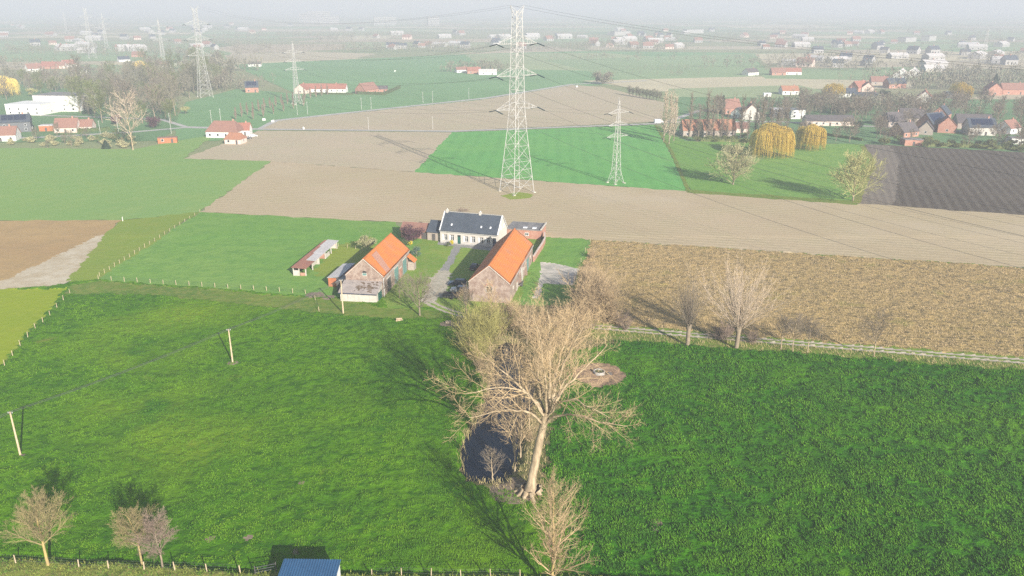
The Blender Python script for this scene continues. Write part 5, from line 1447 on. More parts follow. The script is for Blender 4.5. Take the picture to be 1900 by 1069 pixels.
# ------------------------------------------------------------------ houses
def house(px, py, L, D, eave, ridge, rot, mw, mr, label, nwin=3, gwin=1, chim=True, solar=0, flat=False, door=True, name='house', cat='house', hip=0.0, skip_win=False, group=None, dormer=False):
    p = G(px, py); t = thing(name, label, cat, (p[0], p[1], 0), rad(rot), group)
    hl = L / 2
    if flat:
        MB().box(-hl, hl, 0, D, -0.2, eave).build('wall', mw, t)
        rf = MB().box(-hl - 0.12, hl + 0.12, -0.12, D + 0.12, eave + 0.003, eave + 0.3).build('roof', mr, t)
    else:
        MB().extrude([(0, -0.2), (D, -0.2), (D, eave), (D / 2, ridge if hip == 0 else eave + 0.1), (0, eave)], 'x', -hl, hl).build('wall', mw, t)
        s_ = (ridge - eave) / (D / 2); ov = 0.4
        a = MB().slab((-hl - 0.3, -ov, eave - ov * s_ + 0.22), (hl + 0.3, -ov, eave - ov * s_ + 0.22), (hl + 0.3 - hip, D / 2 - 0.01, ridge + 0.22), (-hl - 0.3 + hip, D / 2 - 0.01, ridge + 0.22), 0.15)
        rf = a.build('roof', mr, t)
        MB().slab((hl + 0.3, D + ov, eave - ov * s_ + 0.22), (-hl - 0.3, D + ov, eave - ov * s_ + 0.22), (-hl - 0.3 + hip, D / 2 + 0.01, ridge + 0.22), (hl + 0.3 - hip, D / 2 + 0.01, ridge + 0.22), 0.15).build('roof', mr, t)
        if hip:
            for sg in (-1, 1):
                V = [(sg * (hl + 0.29), -ov + 0.02, eave - ov * s_ + 0.2), (sg * (hl + 0.29), D + ov - 0.02, eave - ov * s_ + 0.2), (sg * (hl + 0.28 - hip), D / 2, ridge + 0.19), (sg * (hl + 0.1), 0.3, eave - 0.1), (sg * (hl + 0.1), D - 0.3, eave - 0.1)]
                MB().add(V, [(0, 1, 2), (0, 3, 4, 1), (0, 2, 3), (1, 4, 2), (3, 2, 4)]).build('hip_roof', mr, t)
        if chim:
            x = hl * 0.55; MB().box(x - 0.35, x + 0.35, D / 2 - 0.3, D / 2 + 0.3, ridge - 0.4, ridge + 1.1).build('chimney', M_redbrick, rf)
        if solar:
            for k in range(solar):
                x0 = -hl * 0.8 + k * (1.6 * hl / solar); x1 = x0 + 1.6 * hl / solar * 0.92
                f = lambda x, q: (x, D / 2 * q, eave + (ridge - eave) * q + 0.32)
                MB().slab(f(x0, 0.22), f(x1, 0.22), f(x1, 0.86), f(x0, 0.86), 0.06).build('solar_panel', M_solar, rf)
        if dormer:
            MB().extrude([(D * 0.12, eave + 0.3), (D * 0.42, eave + 0.3), (D * 0.42, ridge - 0.4), (D * 0.12, ridge - 0.6)], 'x', -1.3, 1.3).build('dormer', M_white, rf)
    if not skip_win:
        xs_ = [-hl + (k + 0.5) * L / nwin for k in range(nwin)] if nwin else []
        for k, x in enumerate(xs_):
            if door and k == nwin // 2:
                MB().box(x - 0.5, x + 0.5, -0.08, -0.004, 0, 2.1).build('door', M_darkwood, t); continue
            window(t, x, 0, 0.9, 1.3, 1.3, 'y', -1, depth=0.07, mull=False)
            if eave > 4.6: window(t, x, 0, 3.3, 1.2, 1.2, 'y', -1, depth=0.07, mull=False)
        for k in range(gwin):
            window(t, hl, D * (k + 1) / (gwin + 1), 1.0, 1.2, 1.2, 'x', 1, depth=0.07, mull=False)
            window(t, -hl, D * (k + 1) / (gwin + 1), 1.0, 1.2, 1.2, 'x', -1, depth=0.07, mull=False)
            if ridge > 6 and not flat and not hip: window(t, hl, D / 2, max(3.4, eave), 1.1, 1.2, 'x', 1, depth=0.07, mull=False)
    return t
# left village
house(105, 207, 30, 22, 10, 10.5, -6, M_white, M_bitumen, 'large white flat roofed modern hall in the left village, higher block', 5, 1, flat=True, door=False, name='hall', cat='hall')
house(45, 214, 24, 20, 6.5, 7, -6, M_white, M_white, 'low white flat roofed wing left of the modern hall', 4, 1, flat=True, door=False, name='hall_wing', cat='hall')
house(30, 246, 15, 9, 5.6, 9.2, 24, M_greywall, M_slate, 'two storey house with dark grey gable and solar panels at left edge', 3, 2, solar=4)
house(2, 263, 14, 9, 3.2, 7, 14, M_white, M_pinktile, 'white walled house with pink roof cut by the left frame edge', 3, 1)
house(86, 244, 7, 6, 3.0, 3.2, 12, M_orangepaint, M_zinc, 'orange flat roofed garage beside the solar roofed house', 1, 0, flat=True, door=True, name='garage', cat='garage')
house(122, 247, 11.5, 9, 3.0, 7.4, 8, M_pinkwall, M_pinktile, 'salmon roofed bungalow in the left village, main wing', 3, 1, dormer=False)
house(156, 244, 8.5, 7, 2.8, 6.0, 8, M_pinkwall, M_pinktile, 'salmon roofed side wing of the bungalow in the left village', 2, 1)
house(412, 256, 17, 11, 3.2, 8.0, -4, M_white, M_pinktile, 'white villa with large red hipped roof by the crossroads', 4, 1, hip=3.0)
house(432, 268, 8.5, 7, 2.6, 5.2, -8, M_pinkwall, M_oldorange, 'small orange roofed garage in front of the white villa', 2, 1, name='garage', cat='garage', hip=1.5, chim=False)
house(447, 252, 9, 8, 2.9, 6.2, 6, M_white, M_redtile, 'white side house right of the red roofed villa', 2, 1)
house(311, 266, 9, 3.5, 2.6, 2.9, 14, M_orangepaint, M_pinktile, 'long low orange brick shed by the meadow edge near the villa', 2, 0, flat=True, name='shed', cat='shed')
house(468, 172, 10, 8, 4.2, 8.6, 16, M_redbrick, M_slate, 'brick house with dark roof at the right end of the left woods', 2, 1, solar=2)
house(600, 172, 36, 8, 3.0, 6.6, -3, M_white, M_redtile, 'long white farmhouse with red roof behind the young tree row', 8, 1)
house(573, 173, 9, 10, 3.0, 7.0, 78, M_pinkwall, M_redtile, 'red roofed cross wing at the left end of the long farmhouse', 2, 1)
house(690, 174, 16, 10, 3.4, 8.2, 58, M_redbrick, M_pinktile, 'red brick barn inside a dark hedge right of the long farmhouse', 2, 1, name='barn', cat='barn', chim=False)
house(708, 172, 9, 7, 2.8, 5.0, 4, M_redbrick, M_darktile, 'low dark roofed stable beside the hedged brick barn', 2, 0, name='stable', cat='stable', chim=False)
LV = [(66,133,14,9,3.2,8,50,M_white,M_pinktile,'white gabled house with pink roof far left beyond the woods'),(88,128,16,9,3,7.5,-5,M_redbrick,M_redtile,'red roofed house second in the far left cluster'),
 (110,127,12,8,3,7,10,M_pinkwall,M_pinktile,'pale red roofed house in the middle of the far left cluster'),(132,124,14,9,3,7.5,60,M_white,M_redtile,'red roofed gable house right in the far left cluster'),
 (150,136,13,9,3,6.5,0,M_white,M_darktile,'dark roofed house behind the white modern hall'),(232,115,13,9,3,6.6,40,M_white,M_slate,'white house with slate roof left of the hazy pylon'),
 (300,126,14,8,3,6.4,-8,M_white,M_redtile,'white house at the foot of the hazy pylon'),(318,122,11,8,3,6,15,M_white,M_slate,'small white house right of the hazy pylon'),
 (219,160,12,8,3,6.4,20,M_greywall,M_slate,'dark roofed house hidden among the left village trees'),(255,106,16,9,3,7,0,M_redbrick,M_pinktile,'brick house far behind the left village woods'),
 (472,124,14,8,3,5.5,5,M_white,M_darktile,'white barn alone in the green field behind the left woods')]
for h in LV: house(*h, nwin=2, gwin=1)
# right village
house(1316, 254, 28, 9, 3.6, 8.4, 2, M_greybrick, M_oldorange, 'long orange roofed farmhouse behind the row of bare poplars', 6, 1)
house(1366, 247, 13, 9, 2.6, 5.0, -4, M_pinkwall, M_pinktile, 'low tan roofed barn right of the long orange roofed farmhouse', 2, 1, chim=False, name='barn', cat='barn')
house(1358, 212, 12, 9, 4.0, 9.0, 12, M_redbrick, M_pinktile, 'tall pink roofed brick house behind the orange roofed farmhouse', 2, 1)
house(1384, 220, 9, 8, 3, 6.4, 40, M_white, M_slate, 'small white house with slate roof behind the poplars', 2, 1)
house(1407, 222, 9, 10, 4.4, 9.4, 82, M_cream, M_redtile, 'cream gabled house facing the road behind the poplars', 2, 1)
house(1449, 219, 10, 9, 5.0, 5.3, -3, M_greywall, M_zinc, 'grey modern flat roofed house in the right village', 3, 1, flat=True)
house(1480, 221, 9, 9, 5.4, 5.8, 5, M_white, M_solar, 'black and white modern cube house in the right village', 2, 1, flat=True)
house(1540, 234, 27, 9, 2.8, 5.6, -3, M_pinkwall, M_darktile, 'long low bungalow with grey brown roof in the right village', 7, 1, chim=False)
house(1467, 176, 13, 9, 3, 6.4, 2, M_white, M_oldorange, 'bungalow with bright orange roof before the far beige strip', 3, 1)
house(1424, 180, 5.5, 3.5, 2.6, 2.8, 0, M_white, M_white, 'small white cabin left of the bright orange bungalow', 1, 0, flat=True, door=False, name='cabin', cat='cabin')
house(1665, 235, 13, 10, 3.0, 7.6, 18, M_greybrick, M_darktile, 'dark hip roofed house at the left of the right hand cluster', 3, 1, hip=2.5)
house(1694, 229, 14, 10, 3.2, 8.0, -12, M_greybrick, M_darktile, 'dark roofed house second in the right hand cluster', 3, 1)
house(1690, 255, 12, 9, 3.0, 7.2, 28, M_redbrick, M_darktile, 'brown timbered house with dark roof behind the brick shed', 3, 1)
house(1695, 271, 8.8, 6, 2.9, 3.2, -3, M_redbrick, M_bitumen, 'square red brick shed at the edge of the ploughed field', 1, 0, flat=True, name='shed', cat='shed')
house(1744, 243, 15, 10, 4.0, 9.4, 32, M_redbrick, M_slate, 'big brick house with solar covered slate roof in the right village', 4, 2, solar=5)
house(1771, 246, 9, 9, 4.2, 8.6, 70, M_redbrick, M_redtile, 'red brick gabled wing beside the solar covered slate roof', 2, 1, chim=False)
house(1730, 250, 7, 7, 3.2, 7.0, 64, M_greybrick, M_darktile, 'small grey gabled house left of the solar roofed brick house', 1, 1, chim=False)
house(1760, 224, 10, 9, 4, 8.6, 50, M_redbrick, M_slate, 'slate roofed gable rising behind the solar roofed house', 2, 1)
house(1822, 252, 14, 9, 4.4, 8.6, -4, M_cream, M_slate, 'cream house with solar panels on a dark roof at the right', 4, 1, solar=5)
house(1808, 240, 18, 11, 3.4, 7.6, -12, M_greybrick, M_darktile, 'large brown roof behind the cream solar house', 3, 1, chim=False)
house(1884, 248, 10, 9, 3, 6.8, 30, M_white, M_pinktile, 'pale gabled house near the right frame edge', 2, 1)
house(1895, 268, 10, 6, 2.8, 3.1, -5, M_white, M_bitumen, 'white flat garage at the right frame edge', 2, 0, flat=True, name='garage', cat='garage')
RV = [(1572,181,16,10,3,6.5,4,M_white,M_slate,'white house with slate roof behind the long bungalow'),(1602,170,15,9,3.4,8,35,M_redbrick,M_redtile,'red roofed farmhouse left in the upper right hamlet'),
 (1620,170,12,9,3.4,7.4,70,M_pinkwall,M_pinktile,'pink gabled house in the middle of the upper right hamlet'),(1612,187,20,9,3,5.6,-4,M_cream,M_slate,'low cream barn in front of the upper right hamlet'),
 (1665,164,16,9,4,8,10,M_redbrick,M_slate,'tall brick house right in the upper right hamlet'),(1632,158,14,9,3,7,-10,M_greybrick,M_pinktile,'faded red roofed house at the back of the hamlet'),
 (1730,190,15,11,3.4,8,64,M_cream,M_redtile,'cream gabled house beside the green field above the right village'),(1768,182,9,7,4,4.4,0,M_greywall,M_solar,'small dark flat roofed house left of the yellow willow'),
 (1853,176,12,10,4.6,9,80,M_redbrick,M_redtile,'tall red brick house left of the upper right pair'),(1882,176,18,10,4,8.4,-4,M_redbrick,M_pinktile,'long red brick house right of the upper right pair'),
 (1684,144,20,12,3.4,8,60,M_white,M_zinc,'bright white barn, left of the white pair beyond the village'),(1706,142,20,12,3.4,8,60,M_white,M_zinc,'bright white barn, right of the white pair beyond the village'),
 (1735,134,20,12,3.4,7,0,M_cream,M_zinc,'pale long barn right of the white barns'),(1445,140,14,9,3,7,0,M_redbrick,M_pinktile,'red roofed farm before the pale strip in the distance'),
 (1470,139,18,9,3,6.5,-5,M_white,M_redtile,'long red roofed barn right of the distant red farm'),(1398,140,14,9,3,6.5,30,M_white,M_darktile,'white distant house left of the distant red farm'),
 (880,137,14,9,3,6.4,10,M_redbrick,M_redtile,'red roofed farm in the tree clump in mid field'),(905,139,18,8,3,5.2,0,M_white,M_zinc,'white low barn right of the tree clump farm'),(858,135,12,8,3,5.6,20,M_white,M_pinktile,'small pale house left in the tree clump farm')]
for h in RV: house(*h, nwin=2, gwin=1)
van = thing('delivery_van', 'white van parked at the road bend by the poplar trio', 'van', (*G(1222, 229), 0.05), rad(10))
MB().extrude([(-2.7, 0.3), (2.3, 0.3), (2.7, 0.5), (2.65, 1.2), (1.9, 2.0), (1.6, 2.4), (-2.7, 2.4)], 'y', -1, 1).build('body', M_carwhite, van, bevel=0.06)
MB().add([(1.98, -0.85, 1.92), (1.98, 0.85, 1.92), (2.62, 0.85, 1.25), (2.62, -0.85, 1.25)], [(0, 1, 2, 3)]).build('windscreen', M_glass, van, (0.03, 0, 0.02))
for sx in (-1.7, 1.7):
    for sy in (-1, 1):
        pts = [(sx + 0.36 * math.cos(k * math.pi / 6), 0.33 + 0.36 * math.sin(k * math.pi / 6)) for k in range(12)]
        MB().extrude(pts, 'y', *sorted((sy * 0.8, sy * 1.03))).build('wheel', M_tyre, van)
cars_far = [(447, 261, 'grey'), (459, 258, 'dark'), (470, 254, 'white')]
for px, py, c_ in cars_far:
    car(f'{c_} car parked right of the red roofed villa', (*G(px, py), 0.06), rad(20), {'grey': M_cargrey, 'dark': M_carblack, 'white': M_carwhite}[c_])['group'] = 'cars by the villa'

# ------------------------------------------------------------------ village trees
def far_bare(seed, H, R, mc, mt, label, group, slim=False, name='bare_tree'):
    if slim:
        return bare_tree(seed, H, H * 0.08, R, 26, 7, 5, 0, 0.38, 0.28, 0.05, 0.10, mt, mc, name, label, 'tree', (0, 0, 0), group, 0.08)
    return bare_tree(seed, H, H * 0.2, R, 18, 8, 6, 0, 0.8, 0.26, 0.045, 0.06, mt, mc, name, label, 'tree', (0, 0, 0), group)
def place(protos, spots, relabel=None, jit=0.12):
    for i, sp_ in enumerate(spots):
        px, py, s_ = sp_[:3]; p = G(px, py)
        s_ *= random.uniform(1 - jit, 1 + jit)
        if i < len(protos):
            o = protos[i]; o.location = (p[0], p[1], 0); o.scale = (s_, s_, s_)
        else:
            o = copy_thing(protos[i % len(protos)], (p[0], p[1], 0), random.uniform(0, 6.28), s_)
        if len(sp_) > 3: o['label'] = sp_[3]
def scatter(poly, n, mind, seed, smin, smax, avoid=()):
    g = random.Random(seed); out = []; ws = []
    xs_ = [p[0] for p in poly]; ys_ = [p[1] for p in poly]
    tries = 0
    while len(out) < n and tries < 6000:
        tries += 1
        px, py = g.uniform(min(xs_), max(xs_)), g.uniform(min(ys_), max(ys_))
        if not inside(poly, np.array([px]), np.array([py]))[0]: continue
        w = G(px, py)
        if any((w[0] - a[0]) ** 2 + (w[1] - a[1]) ** 2 < mind ** 2 for a in ws): continue
        if any(math.hypot(w[0] - a[0], w[1] - a[1]) < a[2] for a in HOUSES): continue
        ws.append(w); out.append((px, py, g.uniform(smin, smax)))
    return out
HOUSES = []
for o in list(col.objects):
    if o.type == 'EMPTY' and o.get('category') in ('house', 'hall', 'barn', 'garage', 'shed', 'stable', 'cabin') and o.location.y > 240:
        w_ = next((c for c in o.children if c.name.startswith('wall')), None)
        bb = [o.matrix_basis @ Vector(c) for c in w_.bound_box]
        cx_ = sum(b_.x for b_ in bb) / 8; cy_ = sum(b_.y for b_ in bb) / 8
        HOUSES.append((cx_, cy_, max(math.hypot(b_.x - cx_, b_.y - cy_) for b_ in bb) + 1.5))
# single trees that stand out
big_bare = far_bare(201, 21, 7.5, M_paletwig, M_bark, 'large spreading bare tree before the left village, in front of the road', 'lone bare trees')
place([big_bare], [(247, 279, 1.2)])
pop = [far_bare(210 + k, 24, 4.2, M_greytwig, M_greybark, 'tall bare poplar in the row before the orange roofed farmhouse', 'bare poplars before the right farmhouse', True, 'poplar_tree') for k in range(2)]
place(pop, [(1280 + 13.5 * k + random.uniform(-4, 4), 258 + 0.55 * k + random.uniform(-4, 5), random.uniform(0.65, 1.0)) for k in range(14)])
trio = far_bare(213, 25, 4.6, M_paletwig, M_greybark, 'tall poplar at the left of the trio by the road bend', 'poplar trio', True, 'poplar_tree')
place([trio], [(1231, 263, 1.0, 'tall poplar at the left of the trio by the road bend'), (1241, 268, 1.05, 'tall poplar in the middle of the trio by the road bend'), (1250, 262, 0.95, 'tall poplar at the right of the trio by the road bend')], jit=0.02)
sb = [far_bare(220 + k, 13, 5, M_greytwig, M_greybark, 'bare tree standing among the gardens of the right village', 'bare trees of the right village') for k in range(3)]
place(sb, scatter([(1400,238),(1500,245),(1640,225),(1900,262),(1900,282),(1620,268),(1500,268),(1440,262)], 30, 6.5, 11, 0.45, 0.85) + scatter([(1250,225),(1500,195),(1700,200),(1900,190),(1900,240),(1700,240),(1480,225)], 64, 8, 12, 0.6, 1.1))
vb = [far_bare(230 + k, 14, 5.2, (M_greytwig, M_wood, M_shrub)[k], M_greybark, 'bare tree in the woods of the left village', 'trees of the left village') for k in range(3)]
place(vb, scatter([(130,200),(130,150),(300,120),(400,110),(445,160),(400,180),(330,185),(335,232),(180,235)], 120, 8.0, 13, 0.8, 1.5) + scatter([(0,160),(130,150),(130,175),(0,190)], 18, 9, 14, 0.7, 1.1) + scatter([(60,255),(240,250),(235,275),(60,275)], 12, 7, 15, 0.3, 0.55))
yt = [far_bare(240 + k, 9.5, 1.9, M_mauvetwig, M_greybark, 'young slim tree in the long row across the green field at left', 'row of young trees in the green field', True, 'young_tree') for k in range(2)]
row = []
for k in range(17):
    t_ = k / 16; row.append((438 + 170 * t_, 222 - 46 * t_ ** 0.8, 0.85)); 
    if k % 2 == 0 and k < 12: row.append((470 + 150 * t_, 222 - 40 * t_, 0.8))
place(yt, row)
pr = [far_bare(245, 8, 2.6, M_wood, M_greybark, 'small tree in the straight row beyond the beige field', 'row of small trees beyond the beige field', False, 'young_tree')]
place(pr, [(1168 + 6.2 * k, 178 + 1.05 * k, 0.9) for k in range(10)])
# leafy ones
bare_tree(301, 14.0, 0.8, 7.4, 40, 9, 6, 2, 0.95, 0.34, 0.048, 0.03, M_greybark, M_bud2, 'budding_tree', 'pale olive budding tree spreading in the orchard meadow, left one', 'tree', (*G(1360, 343), 0), None, 0.05)
bare_tree(302, 15.5, 1.4, 7.8, 40, 9, 6, 2, 0.9, 0.36, 0.048, 0.04, M_greybark, M_bud, 'budding_tree', 'pale olive budding tree beside the ploughed field corner', 'tree', (*G(1582, 373), 0), None, 0.10)
def weeping(label, loc, H, R, n=900, seed=1):
    g = np.random.default_rng(seed)
    t = thing('weeping_willow', label, 'tree', loc, 0, 'yellow weeping willows')
    tr = line_branch([(0, 0, -0.4), (0.1, 0, H * 0.35), (0, 0.2, H * 0.8)], H * 0.035, 0.08, 7, g, 0.05)
    a = sprout(g, tr[0], tr[1], np.array([R * 1.1]), 16, 0.3, 1.0, 0.9, 0.9, 5, 0.05, 0.08, 0.5, 0.04)
    V, Q = join([tubes(tr[0], tr[1], 7), tubes(a[0], a[1], 4)]); put('trunk', mesh_np('trunk', V, Q, None, M_greybark), t)
    # several drooping lobes: strands spring from each lobe's dome and hang down
    k = 11
    la = np.concatenate([[0], np.arange(k - 1) * 6.283 / (k - 1) + g.normal(0, 0.2, k - 1)])
    lr = np.concatenate([[0], R * g.uniform(0.42, 0.68, k - 1)]); lz = np.concatenate([[H * 0.80], H * g.uniform(0.52, 0.74, k - 1)]); ls = R * g.uniform(0.36, 0.54, k)
    i_ = g.integers(0, k, n); th = g.random(n) * 6.283; rr = np.sqrt(g.random(n))
    x = lr[i_] * np.cos(la[i_]) + ls[i_] * rr * np.cos(th); y = lr[i_] * np.sin(la[i_]) + ls[i_] * rr * np.sin(th)
    z0 = lz[i_] + ls[i_] * 0.75 * np.sqrt(np.clip(1 - rr ** 2, 0, 1)); rad_ = np.hypot(x, y) / R
    ln = np.minimum(z0 - 0.4, H * g.uniform(0.22, 0.85, n) * (0.42 + 0.68 * rad_))
    P = np.stack([np.stack([x * (1 + 0.10 * f), y * (1 + 0.10 * f), z0 - ln * f ** 1.25], -1) for f in (0, 0.33, 0.66, 1.0)], 1) + g.normal(0, 0.13, (n, 4, 3))
    V, Q = tubes(P, np.tile([0.07, 0.09, 0.085, 0.03], (n, 1)), 3); put('crown', mesh_np('crown', V, Q, None, M_weep), t)
    return t
weeping('broad yellow weeping willow in the orchard meadow', (*G(1424, 290), 0), 14.5, 9.5, 3000, 1)
weeping('rounder yellow weeping willow to the right of the broad one', (*G(1503, 278), 0), 12.5, 6.8, 2200, 2)
weeping('yellow willow behind the long bungalow roof', (*G(1544, 184), 0), 12, 8, 700, 3)
weeping('yellow willow above the right village near the green field', (*G(1781, 182), 0), 12, 7.5, 700, 4)
weeping('yellow willow at the left frame edge', (*G(10, 178), 0), 14, 11, 800, 5)
weeping('yellowish tree behind the left village pylon', (*G(262, 138), 0), 13, 9, 600, 6)
leafy('purple_tree', 'purple leaved tree right of the big bare tree in the left village', (*G(285, 238), 0), 8, 5.5, M_purple, 1500, 0.35, seed=33, th=0.8)
leafy('purple_tree', 'purple leaved tree left of the big bare tree in the left village', (*G(217, 232), 0), 7, 4, M_purple, 1000, 0.35, seed=34, th=0.8)
rb_ = leafy('round_tree', 'olive round tree in the green gardens of the left village', (*G(318, 205), 0), 9, 6, M_bud, 1500, 0.35, 'x' and M_greybark, seed=35, group='round trees of the left village')
for i, (px, py, s_) in enumerate([(150,195,1.0),(175,205,.8),(345,212,.6),(210,175,.9),(60,180,.8),(120,160,.9),(290,160,1.0),(70,165,1.)]): copy_thing(rb_, (*G(px, py), 0), i, s_)
def cypress(label, loc, H, R, m=M_conifer, seed=1, group=None, name='conifer_tree'):
    g = np.random.default_rng(seed); t = thing(name, label, 'tree', loc, 0, group)
    MB().cyl(0, 0, -0.3, H * 0.5, 0.2, 0.1, 7).build('trunk', M_greybark, t)
    n = 1400; z = H * (0.04 + 0.96 * g.random(n) ** 1.2); r = R * (1 - (z / H) ** 1.6) * (0.55 + 0.5 * g.random(n)) + 0.06; a = g.random(n) * 6.283
    C = np.stack([r * np.cos(a), r * np.sin(a), z], -1); o_ = np.stack([np.cos(a), np.sin(a), -0.4 + 0 * a], -1); sdir = np.stack([-np.sin(a), np.cos(a), 0 * a], -1)
    s_ = g.uniform(0.25, 0.6, (n, 1))
    V = np.stack([C - sdir * s_ * 0.5, C + sdir * s_ * 0.5, C + o_ * s_ + sdir * 0.05, C - np.array([0, 0, 0.3])], 1).reshape(-1, 3)
    put('crown', mesh_np('crown', V, np.arange(n * 4).reshape(-1, 4), None, m), t); return t
cypress('dark cone shaped cypress before the orange roofed farmhouse', (*G(1299, 256), 0), 8.5, 1.8)
cypress('dark columnar cypress left of the tall pink roofed house', (*G(1340, 212), 0), 12, 2.0, seed=2)
cypress('dark spruce in the left village before the white hall', (*G(163, 212), 0), 11, 3.0, seed=3)
cypress('dark spruce above the tall red brick house at upper right', (*G(1843, 172), 0), 15, 4.0, seed=4)
cypress('small dark conifer beside the big bare tree at left', (*G(197, 276), 0), 4.0, 1.8, seed=5)
cypress('dark conifer at the left end of the orange roofed farmhouse', (*G(1270, 250), 0), 6, 2.2, seed=6)
for i, (px, py, s_, lab) in enumerate([(1552,212,1.0,'dark evergreen mass behind the long bungalow, left'),(1570,211,.9,'dark evergreen mass behind the long bungalow, right'),(1640,182,.8,'dark evergreen beside the cream barn'),(1590,240,.6,'dark evergreen at the right end of the long bungalow')]):
    leafy('evergreen_tree', lab, (*G(px, py), 0), 9 * s_, 6 * s_, M_conifer, 1100, 0.4, seed=50 + i, th=0.4)
gb = leafy('garden_bush', 'green bush in the gardens below the right village houses', (*G(1720, 268), 0), 3.6, 3.0, M_shrub, 700, 0.28, seed=60, th=0.2, cat='bush', group='garden bushes of the right village')
for i, sp_ in enumerate(scatter([(1620,262),(1900,270),(1900,283),(1640,270)], 26, 5, 21, 0.6, 1.1) + scatter([(1260,240),(1420,255),(1440,268),(1270,262)], 16, 4, 22, 0.5, 0.9)): copy_thing(gb, (*G(sp_[0], sp_[1]), 0), i, sp_[2])
gl = leafy('garden_bush', 'bush in the gardens of the left village', (*G(95, 262), 0), 3.6, 3.2, M_bud2, 700, 0.28, seed=61, th=0.2, cat='bush', group='garden bushes of the left village')
for i, sp_ in enumerate(scatter([(0,262),(60,262),(250,252),(250,276),(0,272)], 22, 4.5, 23, 0.5, 1.0)): copy_thing(gl, (*G(sp_[0], sp_[1]), 0), i, sp_[2])
def hedge(label, pts, h, w, m=M_hedge, seed=1):
    P = [Vector((*G(*p), 0)) for p in pts]; t = P[0].copy()
    g = np.random.default_rng(seed); ps = []; core = MB()
    for a, b_ in zip(P[:-1], P[1:]):
        L = (b_ - a).length; n = int(L * 22)
        q = g.random((n, 1)); c = np.array(a - t) * (1 - q) + np.array(b_ - t) * q
        ps.append(np.concatenate([c[:, :2] + g.uniform(-w / 2, w / 2, (n, 2)), h * g.random((n, 1)) ** 0.5], 1))
        core.bar((a - t) + Vector((0, 0, h * 0.42)), (b_ - t) + Vector((0, 0, h * 0.42)), w * 0.7, h * 0.84)
    C = np.concatenate(ps); n = len(C); a_ = nrm(g.normal(size=(n, 3))); b2 = nrm(np.cross(a_, g.normal(size=(n, 3)))); s_ = g.uniform(0.2, 0.42, (n, 1))
    V = np.stack([C - a_ * s_, C + b2 * s_ * .7, C + a_ * s_, C - b2 * s_ * .7], 1).reshape(-1, 3)
    o = thing('hedge', label, 'hedge', t)
    put('foliage', mesh_np('foliage', V, np.arange(n * 4).reshape(-1, 4), None, m), o); core.build('hedge_core', m, o)
hedge('dark clipped hedge round the red brick barn', [(664,168),(664,175),(712,177),(742,164)], 2.4, 2.0, seed=1)
hedge('low hedge in front of the long white farmhouse', [(575,175),(655,176)], 1.5, 1.5, seed=2)
hedge('hedge along the road before the salmon bungalow', [(145,246),(205,242)], 2.0, 1.6, seed=3)
hedge('garden hedge below the right village along the ploughed field', [(1720,272),(1800,274),(1890,279)], 2.0, 2.4, M_shrub, seed=4)
hedge('dark hedge along the orchard meadow before the farmhouse', [(1300,262),(1370,264),(1440,266)], 1.8, 2.2, M_shrub, seed=5)
hedge('hedge between the bungalow garden and the willows', [(1520,250),(1600,262)], 1.6, 1.6, seed=6)
for i, (px, py, r_) in enumerate([(1108,156,6),(1118,157,7),(1130,156,6)]):
    leafy('field_tree', ('left', 'middle', 'right')[i] + ' bushy tree of the small clump in the far green field', (*G(px, py), 0), 12, r_, M_wood, 900, 0.5, seed=70 + i, th=0.5)
# thin poles along the far road and street lamps
for i, (px, py, h) in enumerate([(393,230,8),(410,227,8),(552,214,8),(571,213,8),(671,204,8),(689,203,8),(785,192,8),(803,191,8),(870,184,8),(318,248,11),(220,245,8),(187,252,8),(684,241,7),(803,240,7)]):
    p = G(px, py); o = thing('road_pole', 'thin pale pole beside the road across the far fields', 'pole', (p[0], p[1], 0), 0, 'thin poles along the far road')
    MB().cyl(0, 0, -0.3, h, 0.13, 0.09, 6).build('shaft', M_galv, o); MB().bar((-0.5, 0, h - 0.3), (0.5, 0, h - 0.3), 0.1).build('cross_bar', M_galv, o)
for i, (px, py) in enumerate([(490,224),(506,227),(563,240),(733,133),(1070,162)]):
    p = G(px, py)
    o = MB(); o.box(-0.9, 0.9, -0.3, 0.3, -0.1, 1.3).box(-0.8, -0.65, -0.45, 0.45, -0.1, 0.9).box(0.65, 0.8, -0.45, 0.45, -0.1, 0.9)
    tag(o.build('cattle_trough', M_white, None, (p[0], p[1], 0.05), i), 'small white box trough standing out beside the far fields', 'trough', 'white troughs in the far fields')

